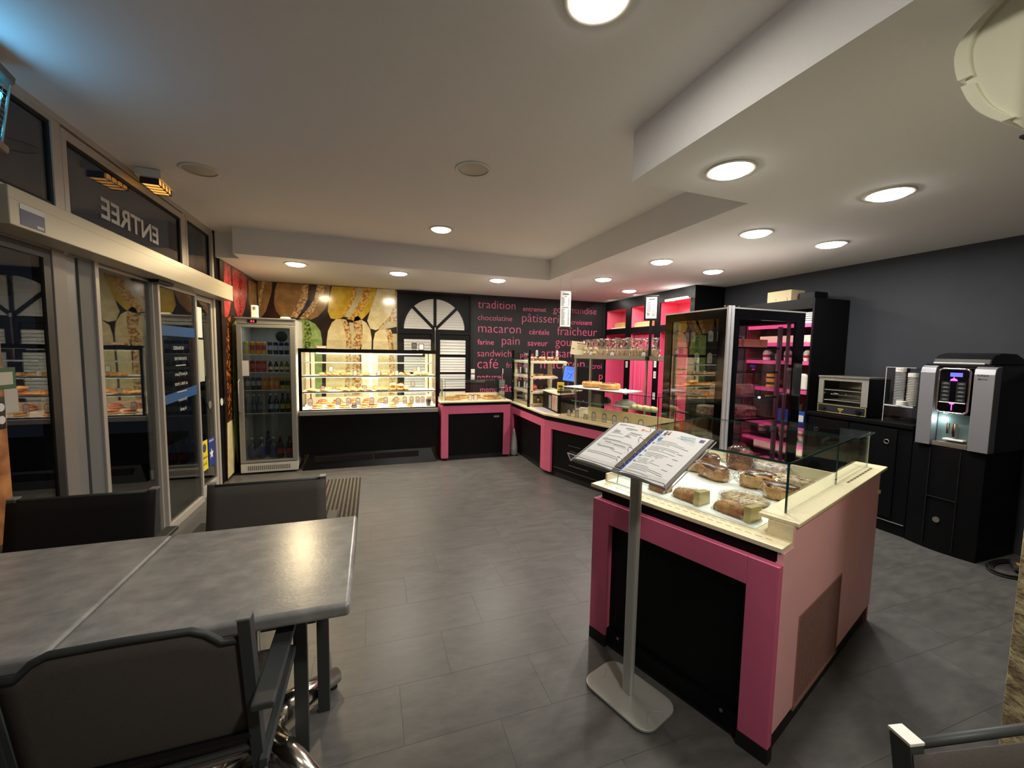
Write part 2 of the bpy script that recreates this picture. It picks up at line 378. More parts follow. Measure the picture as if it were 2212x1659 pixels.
BACKP = [
('tan',[(-1566,2497),(-1506,2496),(-1533,2347),(-1555,2156),(-1579,2040)]),
('ruffle',[(-1506,2496),(-1461,2497),(-1502,2324),(-1527,2157),(-1579,2040),(-1555,2156),(-1533,2347)]),
('tan',[(-1461,2497),(-1371,2495),(-1380,2357),(-1418,2214),(-1467,2058),(-1532,1965),(-1581,1963),(-1579,2040),(-1527,2157),(-1502,2324)]),
('tan',[(-1308,2490),(-980,2493),(-977,2382),(-1028,2222),(-1102,2075),(-1139,1995),(-1268,1989),(-1330,2077),(-1355,2192),(-1340,2359)]),
('ruffle',[(-980,2493),(-885,2493),(-901,2282),(-970,2120),(-1057,1985),(-1139,1995),(-1102,2075),(-1028,2222),(-977,2382)]),
('chocolate',[(-885,2493),(-770,2494),(-810,2287),(-910,2123),(-1021,1986),(-1057,1985),(-970,2120),(-901,2282)]),
('ruffle',[(-770,2494),(-660,2494),(-674,2388),(-762,2237),(-839,2074),(-937,1974),(-997,1974),(-1021,1986),(-910,2123),(-810,2287)]),
('tan',[(-660,2494),(-586,2493),(-608,2298),(-666,2135),(-767,2017),(-865,1966),(-937,1974),(-839,2074),(-762,2237),(-674,2388)]),
('yellow',[(-561,2488),(-271,2493),(-286,2357),(-339,2192),(-430,2038),(-507,1984),(-588,1998),(-627,2097),(-608,2272)]),
('golden ruffle',[(-271,2493),(-194,2492),(-221,2347),(-288,2208),(-392,2033),(-443,2011),(-507,1984),(-430,2038),(-339,2192),(-286,2357)]),
('cream filling',[(-194,2492),(-110,2493),(-131,2353),(-217,2184),(-316,2016),(-392,2033),(-288,2208),(-221,2347)]),
('golden ruffle',[(-110,2493),(1,2495),(-13,2359),(-67,2205),(-186,2063),(-290,1990),(-367,2000),(-316,2016),(-217,2184),(-131,2353)]),
('yellow',[(1,2495),(87,2495),(52,2281),(-22,2125),(-122,2008),(-239,1964),(-290,1990),(-186,2063),(-67,2205),(-13,2359)]),
('cream',[(94,2492),(370,2500),(361,2255),(292,2069),(197,1967),(75,1837),(-12,1862),(-56,1985),(-2,2167),(66,2364)]),
('ruffle',[(370,2500),(420,2501),(418,1990),(251,1983),(115,1852),(75,1837),(197,1967),(292,2069),(361,2255)]),
('cream filling',[(418,1990),(417,1905),(264,1871),(209,1856),(115,1852),(251,1983)]),
('green',[(-1152,1942),(-1081,1951),(-949,1974),(-959,1791),(-959,1512),(-962,1054),(-968,483),(-1186,491)]),
('green ruffle',[(-949,1974),(-901,1958),(-873,1860),(-858,1727),(-886,1514),(-883,1054),(-895,480),(-968,483),(-962,1054),(-959,1512),(-959,1791)]),
('green',[(-901,1958),(-805,1902),(-734,1798),(-714,1650),(-718,1325),(-731,916),(-758,476),(-895,480),(-883,1054),(-886,1514),(-858,1727),(-873,1860)]),
('cream',[(-650,1652),(-629,1801),(-570,1938),(-507,1988),(-443,1997),(-407,1876),(-371,1713),(-375,1466),(-393,1051),(-441,464),(-670,472),(-673,1052),(-659,1462)]),
('ruffle',[(-443,1997),(-367,1987),(-318,1879),(-294,1715),(-297,1467),(-329,1050),(-350,461),(-441,464),(-393,1051),(-375,1466),(-371,1713),(-407,1876)]),
('cream filling',[(-318,1879),(-329,1947),(-265,1943),(-248,1813),(-270,1606),(-290,1050),(-298,459),(-350,461),(-329,1050),(-297,1467),(-294,1715)]),
('ruffle',[(-265,1943),(-238,2033),(-199,2065),(-141,1996),(-123,1858),(-139,1609),(-180,1526),(-159,1049),(-179,455),(-298,459),(-290,1050),(-270,1606),(-248,1813)]),
('cream',[(-141,1996),(-70,1950),(-12,1848),(9,1696),(-4,1331),(-14,906),(-32,450),(-179,455),(-159,1049),(-153,1526),(-139,1609),(-123,1858)]),
('cream',[(23,1331),(33,1668),(61,1795),(128,1850),(223,1856),(249,1730),(275,1534),(272,1047),(254,440),(21,448),(12,906)]),
('ruffle',[(223,1856),(304,1856),(338,1761),(350,1535),(361,1046),(351,436),(254,440),(272,1047),(275,1534),(249,1730)]),
('cream filling',[(350,1535),(331,1789),(417,1791),(410,434),(351,436),(361,1046)]),

]
LEFTP = [
('pink',[(5560,2495),(5758,2483),(5785,2293),(5741,2051),(5625,1878),(5503,1869),(5491,2152)]),
('pink',[(5840,2488),(6100,2482),(6047,2279),(6044,2007),(5979,1914),(5869,2012),(5829,2248)]),
('red ruffle',[(6100,2482),(6249,2478),(6163,2240),(6144,1916),(5979,1914),(6044,2007),(6047,2279)]),
('pink',[(6249,2478),(6453,2452),(6416,2215),(6293,2029),(6144,1916),(6163,2240)]),
('tan',[(6528,2450),(6935,2448),(6915,2048),(6627,2012),(6502,2167)]),
('orange ruffle',[(5571,1847),(5726,1901),(5702,1255),(5617,667),(5500,665),(5488,1265)]),
('cream',[(5451,662),(5635,675),(5687,363),(5631,38),(5395,30)]),
('green',[(5766,1805),(5954,1873),(5785,110),(5676,422)]),
]
def clip_hi(p, z1, lo, hi): return [(min(max(a/1000,lo),hi), min(b/1000, z1)) for a, b in p]
ground = Mb().box(XL, 0.400, YB-.004, YB, 0.0, HC).build('wallpaper', MATS['wallpaper_ground'], WB)
SHAPES = {'tan':'tan macaron shell','yellow':'yellow macaron shell','cream':'cream macaron shell','green':'green macaron shell','pink':'red macaron shell'}
for k, (nm, p) in enumerate(BACKP):
    d = 0.0045+0.0004*(k % 5)
    o = Mb().prism(clip_hi(p, HC-.002, XL+.006, 0.398), YB-d, YB-.0035, 'y').build('macaron_print', WP[nm], WB); o['label'] = 'printed %s of the wallpaper' % nm
for k, (nm, p) in enumerate(LEFTP):
    d = 0.001+0.0004*(k % 4)
    o = Mb().prism(clip_hi(p, HC-.002, 5.402, YB-.01), XL-.001, XL+d, 'x').build('macaron_print', WP[nm], wl); o['label'] = 'printed %s of the wallpaper' % nm
# join strip beside the wallpaper
Mb().box(0.398,0.404,YB-.008,YB-.001,0,HC).build('edge_strip', M_framegrey, WB)

# ---- pink lettering on the black wall
M_letter = mat('pink_vinyl_letters', srgb(214,92,130), 0.35, var=0.05, scale=20)
WORDS = [("tradition",1.746,2.277,.686),("entremet",2.575,2.262,.451),("gourmandise",3.166,2.262,.902),
 ("chocolatine",1.748,2.068,.626),("pâtisserie",2.562,2.070,.83),("croissant",3.539,2.060,.443),
 ("macaron",1.756,1.857,.783),("céréale",2.701,1.850,.396),("fraîcheur",3.257,1.852,.833),
 ("farine",1.747,1.647,.293),("pain",2.188,1.655,.332),("saveur",2.676,1.645,.396),("gourmand",3.227,1.652,.90),
 ("sandwich",1.744,1.439,.623),("pizza",2.538,1.435,.26),("artisan",2.951,1.440,.609),
 ("café",1.746,1.231,.378),("fraîcheur",2.274,1.240,.51),("macaron",2.938,1.232,.909),("croi",3.997,1.230,.222),
 ("naturel",1.748,1.022,.465),("pâtisserie",2.394,1.022,.83),("farine",3.64,1.018,.373),("p",4.168,1.022,.085),
 ("menu",1.80,.815,.30),("gâteau",2.17,.815,.468)]
for t_, x, z, w_ in WORDS:
    o = text(t_, 'lettering', M_letter, WB, (x, YB-.001, z), size=0.2, width=w_, ext=0.001, bold=(-0.0022 if w_ > .5 or t_ in ('pain','café') else 0.0006))
    o['label'] = 'pink word %s' % t_
# faint joints of the wall panels
for x in (1.66, 4.2): Mb().box(x,x+.004,YB-.002,YB,0,HC).build('panel_joint', M_black, WB)

# ---- arched door painted black with white slatted shutters behind the panes
dr = struct(xbox(0.406,1.625,YB-.012,YB-.001,0,2.47).build('door_2', M_black))
M_shut = mat('white_roller_slats', srgb(196,196,190), 0.35)
cx, cz, R_ = 1.008, 1.875, 0.505
def fan(a0, a1, r0, r1, n=8):
    p = [(cx+r1*cos(a0+(a1-a0)*i/n), cz+r1*sin(a0+(a1-a0)*i/n)) for i in range(n+1)]
    q = [(cx+r0*cos(a1+(a0-a1)*i/n), cz+r0*sin(a1+(a0-a1)*i/n)) for i in range(n+1)] if r0 > 0 else [(cx,cz)]
    return p+q
# shutter slats behind each fan pane, cut to the fan
for k in range(4):
    a0 = k*pi/4+.05; a1 = (k+1)*pi/4-.05
    pane = Mb().prism(fan(a0+(.02 if k==0 else 0), a1-(.02 if k==3 else 0), .075, R_), YB-.020, YB-.013, 'y').build('pane', M_shut, dr)
for k in (1,2,3):
    a = k*pi/4; d = Vector((cos(a),0,sin(a))); n = Vector((-sin(a),0,cos(a)))*.024
    c0 = Vector((cx,0,cz)); c1 = c0+d*R_
    Mb().hexa([tuple(v)[:1]+(YB-.034,)+tuple(v)[2:] for v in (c0-n,c1-n,c1+n,c0+n)], [tuple(v)[:1]+(YB-.018,)+tuple(v)[2:] for v in (c0-n,c1-n,c1+n,c0+n)]).build('glazing_bar', M_black, dr)
arc = [(cx+(R_+.0)*cos(pi*i/24), 0, cz+(R_+.0)*sin(pi*i/24)) for i in range(25)]
ab = Mb()
for i in range(24):
    a0, a1 = pi*i/24, pi*(i+1)/24
    q = lambda r, a: (cx+r*cos(a), cz+r*sin(a))
    ab.prism([q(R_,a0),q(R_+.05,a0),q(R_+.05,a1),q(R_,a1)], YB-.036, YB-.013, 'y')
ab.build('arch_frame', M_black, dr)
Mb().box(.406,1.62,YB-.036,YB-.013,1.80,1.868).build('rail', M_black, dr)
Mb().box(.406,.430,YB-.03,YB-.013,0,2.46).box(1.600,1.625,YB-.03,YB-.013,0,2.46).build('jamb', M_black, dr)
Mb().box(.95,1.085,YB-.04,YB-.013,0,1.80).build('meeting_stile', M_black, dr)
slatg = Mb()
for (px0,px1) in ((.505,.945),(1.092,1.532)):
    for (z0,z1) in ((1.465,1.715),(1.165,1.425),(.88,1.138),(.58,.845)):
        pn = Mb().box(px0,px1,YB-.017,YB-.013,z0,z1).build('pane', M_shut, dr)
        fr_ = Mb().ring(px0-.012,px1+.012,z0-.012,z1+.012,.014,YB-.030,YB-.013).build('pane_frame', M_white if False else M_black, dr)
        n = int((z1-z0)/.042)
        for i in range(n):
            zz = z0+.004+i*(z1-z0)/n
            Mb().prism([(YB-.028,zz),(YB-.018,zz+.034),(YB-.018,zz)], px0, px1, 'x').build('slat', M_shut, pn)
for k in range(4):
    pass
Mb().cyl((1.008,YB-.052,1.30),.006,.60,'z',8).cyl((1.008,YB-.052,1.86),.016,.05,'z',10).build('espagnolette', M_steel, dr)
fs_ = Mb()
for i in range(12):
    zz = cz+.006+i*.042; hw = math.sqrt(max(0,(R_-.004)**2-(zz-cz+.03)**2))
    if hw > .03: Mb().prism([(YB-.029,zz),(YB-.0205,zz+.034),(YB-.0205,zz)], cx-hw, cx+hw, 'x').build('slat', M_shut, dr)

# ================================================================== GLAZED FRONT (left side), plane x = -1.62
GX0, GX1 = -1.68, -1.60
def pane(parent, y0, y1, z0, z1, x=-1.622, name='pane', m=None):
    return Mb().box(x-.003, x+.003, y0, y1, z0, z1).build(name, m or M_win, parent)
def dark_gasket(parent, y0, y1, z0, z1, x=-1.622):
    return Mb().ringx(y0, y1, z0, z1, .018, x-.012, x+.012).build('gasket', M_rub, parent)
# transom windows
for k, (y0, y1, z0, z1) in enumerate(((1.20,2.965,2.27,2.715),(3.080,4.542,2.236,2.672),(4.680,5.236,2.236,2.70))):
    wn = struct(Mb().ringx(y0-.04, y1+.04, z0-.06, z1+.05, .04, -1.655, -1.603, wt=.05, wb=.06).build('window_%d' % (k+1), M_frame))
    pane(wn, y0, y1, z0, z1); dark_gasket(wn, y0, y1, z0, z1)
# header and posts
struct(Mb().box(GX0,-1.596,YF,5.33,2.735,2.775).build('trim_2', M_frame, bevel=.002))
struct(Mb().box(-1.66,-1.604,3.005,3.040,2.03,2.74).box(-1.66,-1.604,4.582,4.640,2.03,2.74).box(-1.67,-1.59,5.245,5.30,0.0,2.74).build('trim_3', M_frame, bevel=.002))
# broad mullion between the two halves
tm3 = struct(Mb().box(-1.69,-1.62,2.905,3.12,0,2.20).build('trim_4', M_framegrey, bevel=.003))
Mb().box(-1.64,-1.606,2.915,3.02,0,2.05).build('cover_strip', mat('warm_grey_strip', srgb(140,134,128), .5, .2), tm3, bevel=.003)
Mb().box(-1.64,-1.612,3.13,3.262,0,2.03).build('side_panel', mat('grey_paint', srgb(104,106,106), .6), tm3)
Mb().box(-1.65,-1.60,3.262,3.300,0,2.05).build('edge_profile', M_frame, tm3, bevel=.003)
# lower header above the doors
struct(Mb().box(-1.68,-1.61,YF,5.25,2.03,2.24).build('trim_5', M_framegrey))
# near pane
w4 = struct(Mb().ringx(1.20,2.905,0.02,2.03,.05,-1.66,-1.61).build('window_4', mat('black_window_frame', srgb(26,26,26), .5)))
pane(w4,1.25,2.855,.07,1.98)
# continuing shopfront behind the camera
w5 = struct(Mb().ringx(YF,1.16,0.02,2.72,.06,-1.66,-1.61).build('window_5', M_framegrey)); pane(w5,YF+.06,1.10,.08,2.66)
# fixed pane next to the sliding leaf
d1 = struct(Mb().ringx(3.300,3.985,0.0,2.03,.012,-1.65,-1.615).build('door_3', M_frame)); pane(d1,3.312,3.973,.02,2.02)
Mb().box(-1.64,-1.60,3.955,3.985,0,2.03).build('stile', M_frame, d1)
# blue privacy band and the printed hours on the sliding leaf
leaf = struct(Mb().ringx(3.985,4.742,0.0,2.045,.032,-1.612,-1.575,wb=.065,wt=.04).build('door_1', M_frame, bevel=.003))
pane(leaf,4.017,4.71,.065,2.005,x=-1.594)
M_blue = mat('blue_vinyl_band', srgb(38,84,140), .4)
for z0, z1 in ((1.60,1.695),(1.02,1.115)):
    pass
Mb().box(-1.5895,-1.5885,4.03,4.697,1.615,1.70).build('band', M_blue, leaf)
Mb().add([(-1.589,4.03,1.05),(-1.589,4.697,1.075),(-1.589,4.697,1.165),(-1.589,4.03,1.125)],[(0,1,2,3)]).build('band', M_blue, leaf)
M_wletter = mat('white_vinyl_letters', srgb(190,192,190), .5)
RM = (pi/2, 0, pi/2)   # text lying in the plane x = const, reading towards +y
for t_, y, z, wd in (("HORAIRES",4.44,1.50,.20),("D'OUVERTURE",4.49,1.41,.24),("6 jours/7jours",4.49,1.275,.24),("de 7h00 à 19h30",4.49,1.19,.25),("Fermeture",4.46,1.05,.17),("le jeudi",4.44,.965,.12)):
    o = text(t_, 'lettering', M_wletter, leaf, (-1.588,y,z), size=.06, width=wd, rot=RM, mirror=True, ext=.0006); o['label'] = 'mirrored white words %s' % t_.lower()
for z in (1.36,1.13): Mb().box(-1.5885,-1.5875,4.27,4.47,z,z+.008).build('rule', M_wletter, leaf)
# fixed side pane with stickers
w6 = struct(Mb().ringx(4.755,5.25,0.0,2.03,.045,-1.655,-1.605,wb=.11).build('window_6', M_frame, bevel=.003)); pane(w6,4.80,5.205,.11,1.985)
def sheet(nm, label, cat, y0, y1, z0, z1, m, x=-1.6165, parts=()):
    t = Mb().box(x-.0008,x+.0008,y0,y1,z0,z1).build(nm, m); tag(t, label, cat)
    for p in parts: p(t)
    return t
sheet('paper_notice','white paper notice taped high on the narrow glass beside the sliding door','notice',4.815,4.975,1.62,1.92,M_paper)
sheet('paper_notice','pale green tall notice below the white one on the narrow glass','notice',4.820,4.990,1.18,1.60,mat('pale_green_paper', srgb(170,178,160), .7))
def yel(t):
    text('ALARME', 'lettering', M_ink, t, (-1.615,4.975,.39), width=.12, rot=RM, mirror=True, ext=.0004)
    text('24 H', 'lettering', M_ink, t, (-1.615,4.955,.32), width=.09, rot=RM, mirror=True, ext=.0004)
    Mb().cyl((-1.6155,4.90,.50),.045,.001,'x',16).build('emblem', M_ink, t)
sheet('alarm_sticker','yellow alarm sticker low on the narrow glass beside the sliding door','sticker',4.815,4.985,.27,.575,mat('yellow_sticker', srgb(226,206,40), .5),parts=(yel,))
def blu(t):
    st = []
    for i in range(10):
        a = pi/2+2*pi*i/10; r = .06 if i%2==0 else .026; st.append((5.09+r*cos(a), .40+r*sin(a)))
    Mb().prism(st,-1.616,-1.615,'x').build('star', M_paper, t)
    text('SECURITE', 'lettering', M_paper, t, (-1.615,5.16,.53), width=.13, rot=RM, mirror=True, ext=.0004)
sheet('security_sticker','dark blue sticker with white star next to the yellow alarm sticker','sticker',5.015,5.175,.27,.575,mat('blue_sticker', srgb(36,56,140), .5),parts=(blu,))
for y,z,xx,lb in ((5.10,.92,-1.6165,'round grey safety disc on the narrow glass pane'),(5.345,.92,-1.583,'round white safety disc on the black strip beside the glass')):
    t = Mb().cyl((xx,y,z),.042,.003,'x',24).build('safety_disc', mat('disc_grey' if xx<-1.6 else 'disc_white', srgb(110,110,108) if xx<-1.6 else srgb(205,205,200), .5)); tag(t, lb, 'sticker')
# ENTREE on the transom, seen from behind
o = text('ENTREE','lettering',M_wletter, None, (-1.617,4.14,2.345), width=.745, height=.13, rot=RM, mirror=True, ext=.0008, bold=.002)
o.parent = bpy.data.objects['window_2']; o['label'] = 'mirrored word entree in pale letters'
# near food poster with small stickers
M_food = mat('food_print', srgb(110,48,22), .4, scale=9, col2=srgb(206,140,84), var=.3)
fp = thing('food_poster','brown and orange food poster at the left edge of the photograph','poster',(0,0,0))
Mb().box(-1.53,-1.515,1.75,2.400,.35,1.98).build('print', M_food, fp)
Mb().box(-1.545,-1.53,1.75,2.400,.35,1.98).build('board', M_black, fp)
gs = Mb().box(-1.515,-1.512,2.30,2.462,1.33,1.425).build('contact_sticker', mat('green_sticker', srgb(52,96,62), .5)); tag(gs,'green window sticker with pale centre above the white label','sticker')
Mb().box(-1.512,-1.511,2.335,2.445,1.35,1.405).build('centre', mat('pale_centre', srgb(190,186,170), .5), gs)
ws = Mb().box(-1.515,-1.512,2.395,2.467,1.225,1.33).build('label_sticker', mat('offwhite_sticker', srgb(180,176,166), .5)); tag(ws,'small white label sticker under the green one at the left edge','sticker')
ks = Mb().box(-1.515,-1.512,2.28,2.392,1.16,1.30).build('payment_sticker', M_dark); tag(ks,'black sticker with round white symbols left of the white label','sticker')
for z in (1.255,1.20): Mb().cyl((-1.512,2.372,z),.018,.001,'x',16).build('symbol', M_paper, ks)

# door operator box
op = thing('door_operator','long pale aluminium sliding door operator box above the entrance','door operator',(0,0,0))
Mb().box(-1.60,-1.452,2.400,5.40,2.040,2.205).build('cover', mat('operator_cover', srgb(186,178,158), .4, .2), op, bevel=.004)
Mb().box(-1.4525,-1.4515,2.405,5.395,2.150,2.1515).build('groove', M_framegrey, op)
Mb().box(-1.4525,-1.4508,2.455,2.60,2.052,2.145).build('rating_plate', mat('plate_blue', srgb(58,62,104), .4), op)
Mb().box(-1.4510,-1.4502,2.455,2.60,2.122,2.145).box(-1.4510,-1.4502,2.55,2.59,2.060,2.072).build('plate_strip', M_paper, bpy.data.objects['rating_plate'])
Mb().box(-1.60,-1.50,2.25,2.395,2.06,2.20).build('motor_cover', M_dark, op, bevel=.01)
Mb().box(-1.60,-1.53,3.9,4.15,2.015,2.040).build('sensor', M_dark, op, bevel=.006)

# insect killer, top left
ik = thing('insect_killer','electric insect killer with glowing blue tubes at the top left','insect killer',(0,0,0))
_R = Matrix.Rotation(radians(-14),4,'X'); _p = Vector((0,2.45,2.69)); ik.matrix_world = Matrix.Translation(_p-_R@_p)@_R @ Matrix.Translation((.01,.075,0))
Mb().box(-1.60,-1.47,1.85,2.43,2.665,2.70).build('top_plate', mat('grey_enamel', srgb(110,100,88), .5), ik, bevel=.004)
Mb().box(-1.60,-1.45,1.85,2.42,2.325,2.36).build('tray', mat('tray_enamel', srgb(140,120,98), .45), ik, bevel=.01)
M_uv = emis('uv_tube', (0.06,0.55,1.0,1), 5.0)
for z in (2.59,2.45):
    Mb().cyl((-1.515,1.85,z),.024,.56,'y',14).build('tube', M_uv, ik)
gw = Mb()
for i in range(26):
    y = 1.82+i*.024; gw.cyl((-1.485,y,2.36),.0012,.305,'z',5)
for i in range(12): gw.cyl((-1.483,1.80,2.375+i*.025),.0012,.62,'y',5)
gw.tube([(-1.48,2.42,2.36),(-1.48,2.42,2.665)],.004,6)
gw.build('guard_grid', M_steel, ik)
ld = bpy.data.lights.new('uv_glow','AREA'); ld.shape='RECTANGLE'; ld.size=.5; ld.size_y=.05; ld.energy=.5; ld.color=(.35,.65,1)
lo = bpy.data.objects.new('uv_glow', ld); COL.objects.link(lo); lo.location=(-1.53,2.15,2.54); lo.rotation_euler=(0,radians(-125),0)
lo.rotation_euler = Vector((0.6,-0.1,0.8)).to_track_quat('-Z','Y').to_euler()

# dark street outside
M_street = mat('street', srgb(20,20,22), .9)
struct(Mb().box(-9,-3.2,-4,9,-.12,-.02).build('trim_6', M_street))
# branch-like ornament behind the near pane
bo = Mb()
bo.tube([(-1.72,2.30,1.93),(-1.73,2.50,1.915),(-1.73,2.68,1.87),(-1.74,2.82,1.80)],[.055,.05,.045,.04],8)
bo.tube([(-1.73,2.45,1.90),(-1.74,2.60,1.84),(-1.75,2.72,1.76)],[.04,.035,.03],8)
bt = bo.build('branch_ornament', mat('dark_bark', srgb(34,32,28), .8, bump=.6, bscale=30), smooth=True); tag(bt,'forked dark branch hanging outside the left window pane','ornament')

# ================================================================== LAMPS IN THE CEILING
M_lens = {}
def spot(x, y, z, wt, c, on, label, grp):
    t = thing('downlight', label, 'downlight', (x,y,z), 0, grp)
    Mb().lathe([(.100,-.001),(.122,-.001),(.124,-.004),(.118,-.009),(.102,-.006)],seg=32,cap=False).build('trim_ring', M_white, t, smooth=True)
    if on:
        key = 'lens_%d_%d' % (int(c[2]*100), int(wt))
        m = emis(key, (c[0],c[1],c[2],1), 26.0*wt/12)
        Mb().lathe([(.0,-.030),(.04,-.028),(.08,-.021),(.097,-.011),(.101,-.001)],seg=32,cap=False).build('diffuser', m, t, smooth=True)
        ld = bpy.data.lights.new('spot_light','AREA'); ld.shape='DISK'; ld.size=.19; ld.energy=wt; ld.color=c[:3]
        o = bpy.data.objects.new('spot_light', ld); COL.objects.link(o); o.parent = t; o.location = (0,0,-.033)
    else:
        Mb().lathe([(.0,-.004),(.09,-.004),(.101,-.001)],seg=32,cap=False).build('diffuser', mat('unlit_diffuser', srgb(190,184,172), .35), t, smooth=True)
NM = ['above the island counter','above the island counter, nearer the right wall','between island and tall case','above the coffee machine corner',
 'above the tall case','above the right wall shelves','near the hanging price list','in the far right corner','above the angled till counter','above the lit pastry case','above the drinks fridge, warmest of all']
for (x,y,wt,c), n in zip(LOW_SPOTS, NM): spot(x,y,HC,wt,c,True,'lit round recessed downlight in the low ceiling %s' % n,'lit downlights in the low ceiling')
for (x,y,wt,c,on), n in zip(HIGH_SPOTS, ['lit round downlight in the high ceiling cut by the top edge','unlit round recessed downlight in the middle of the high ceiling','faint small round downlight further back in the high ceiling','unlit round fitting in the high ceiling near the emergency light','added unseen fill downlight in the high ceiling behind the camera']):
    spot(x,y,HH,wt,c,on,n,'downlights in the high ceiling')
# emergency light
em = thing('emergency_light','small white emergency light glowing amber on the ceiling by the glazing','emergency light',(-1.48,3.80,HH), radians(4))
Mb().box(-.075,.075,-.15,.15,-.055,-.001).build('housing', M_whitemetal, em, bevel=.006)
Mb().box(-.05,.05,-.12,.12,-.095,-.055).build('diffuser', emis('amber', (1,.42,.08,1), .9), em, bevel=.008)
gg = Mb()
for i in range(5): gg.box(-.054,.054,-.12+i*.06-.003,-.12+i*.06+.003,-.099,-.056)
for s_ in (-.052,.052): gg.box(s_-.003,s_+.003,-.123,.123,-.099,-.094)
gg.build('wire_guard', M_dark, em)

# ================================================================== DRINKS FRIDGE
fx0, fx1, fy0, fy1 = -1.490, -.876, 5.600, 6.190
fr = thing('drinks_fridge','tall white glass door drinks fridge in the corner by the entrance','fridge',(0,0,0))
Mb().box(fx0,fx0+.035,fy0+.05,fy1,.05,1.875).box(fx1-.035,fx1,fy0+.05,fy1,.05,1.875).box(fx0+.035,fx1-.035,fy1-.03,fy1,.05,1.875).box(fx0+.035,fx1-.035,fy0+.05,fy1-.03,1.80,1.875).box(fx0+.035,fx1-.035,fy0+.05,fy1-.03,.05,.16).build('cabinet', M_whitemetal, fr, bevel=.003)
Mb().ring(fx0,fx1,.140,1.800,.055,fy0,fy0+.045,wt=.035,wb=.03).build('door_frame', M_alu, fr, bevel=.004)
Mb().box(fx0+.05,fx1-.05,fy0+.012,fy0+.018,.165,1.77).build('door_glass', M_fglass, fr)
Mb().box(fx0+.005,fx1-.005,fy0+.0,fy0+.045,1.805,1.87).build('top_panel', M_alu, fr, bevel=.004)
Mb().box(fx0-.01,fx1+.01,fy0-.01,fy0+.06,1.868,1.882).build('lid', M_alu, fr)
dp = Mb().box(-1.375,-1.275,fy0-.004,fy0,1.822,1.858).build('control_display', M_gloss, fr)
text('-0.6','digits',emis('red_digits',(1,.05,.08,1),3.0), fr, (-1.345,fy0-.005,1.829), width=.048, ext=.0005)
gr = Mb().box(fx0,fx1,fy0,fy0+.045,.025,.132).build('base_grille', M_whitemetal, fr, bevel=.003)
hl = Mb()
for i in range(22):
    for j in range(3): hl.box(fx0+.075+i*.021,fx0+.086+i*.021,fy0-.0015,fy0,.055+j*.018,.066+j*.018)
hl.build('slots', M_dark, gr)
for fxx in (fx0+.03,fx1-.07):
    for fyy in (fy0+.06,fy1-.10): Mb().box(fxx,fxx+.04,fyy,fyy+.04,0,.05).build('foot', M_dark, fr)
Mb().tube([(fx0+.015,fy0-.001,.75),(fx0+.012,fy0-.028,.78),(fx0+.012,fy0-.028,1.12),(fx0+.015,fy0-.001,1.15)],.007,8).build('handle', M_alu, fr, smooth=True)
tp = Mb()
for i in range(28): tp.box(fx0+.0352,fx0+.043,fy0+.07,fy0+.09,.30+i*.05,.325+i*.05)
tp.build('shelf_strip', M_white, fr)['kind'] = 'stuff'
ld = bpy.data.lights.new('fridge_fill','AREA'); ld.shape='RECTANGLE'; ld.size=.4; ld.size_y=.05; ld.energy=.6; ld.color=(.9,.97,1)  # fill lamp added to brighten the cans, stands for no visible fitting
o = bpy.data.objects.new('fridge_fill', ld); COL.objects.link(o); o.parent = fr; o.location=(-1.18,fy0+.07,1.78)
SHZ = [1.449,1.235,1.019,.736]
for z in SHZ:
    s_ = Mb().box(fx0+.045,fx1-.045,fy0+.062,fy0+.072,z-.010,z)
    for i in range(26): s_.box(fx0+.05+i*.0203,fx0+.0535+i*.0203,fy0+.07,fy1-.05,z-.006,z-.002)
    s_.build('wire_shelf', M_white, fr)
Mb().cyl((-1.12,fy1-.034,1.68),.07,-.002,'y',20).build('fan', M_dark, fr)
Mb().box(-1.44,-1.37,fy0-.003,fy0-.001,1.195,1.375).build('door_notice', M_paper, fr)
ad = thing('air_freshener','white air freshener dispenser standing on top of the fridge','dispenser',(-1.31,5.68,1.882))
Mb().box(-.035,.035,-.03,.03,0,.15).build('body', M_white, ad, bevel=.008); Mb().box(-.012,.014,-.032,-.030,.095,.13).build('vent', M_framegrey, ad)
pl = Mb().lathe([(0,0),(.055,0),(.06,.012),(.05,.024),(0,.028)],c=(-.99,5.70,1.882),seg=24,cap=False).build('round_puck', M_white, smooth=True); tag(pl,'low round white object on top of the fridge','lid')
def can(m_body, m_band, tall=.115, r=.026, label=None, x=0, y=0, z=0, grp=None):
    t = thing('drink_can', label, 'can', (x,y,z), 0, grp)
    Mb().lathe([(r*.8,0),(r,.006),(r,tall-.012),(r*.85,tall)],seg=14).build('body', m_body, t, smooth=False)
    Mb().lathe([(r+.0006,tall*.35),(r+.0006,tall*.72)],seg=14,cap=False).build('printed_band', m_band, t)
    Mb().lathe([(r*.84,tall),(r*.84,tall+.002)],seg=14).build('lid', M_alu, t)
    return t
def bottle(m_b, m_l, h=.19, r=.03, label=None, x=0, y=0, z=0, grp=None, capm=None):
    t = thing('drink_bottle', label, 'bottle', (x,y,z), 0, grp)
    Mb().lathe([(r*.9,0),(r,.008),(r,h*.55),(r*.8,h*.66),(r*.4,h*.82),(r*.38,h*.93)],seg=14).build('body', m_b, t, smooth=True)
    Mb().lathe([(r+.0006,h*.2),(r+.0006,h*.45)],seg=14,cap=False).build('label', m_l, t)
    Mb().lathe([(r*.45,h*.92),(r*.45,h)],seg=12).build('cap', capm or M_white, t)
    return t
def flat(n, r, g, b_, ro=.4): return mat(n, srgb(r,g,b_), ro)
XS = [-1.418,-1.358,-1.298,-1.238,-1.168,-1.106,-1.046,-.986]
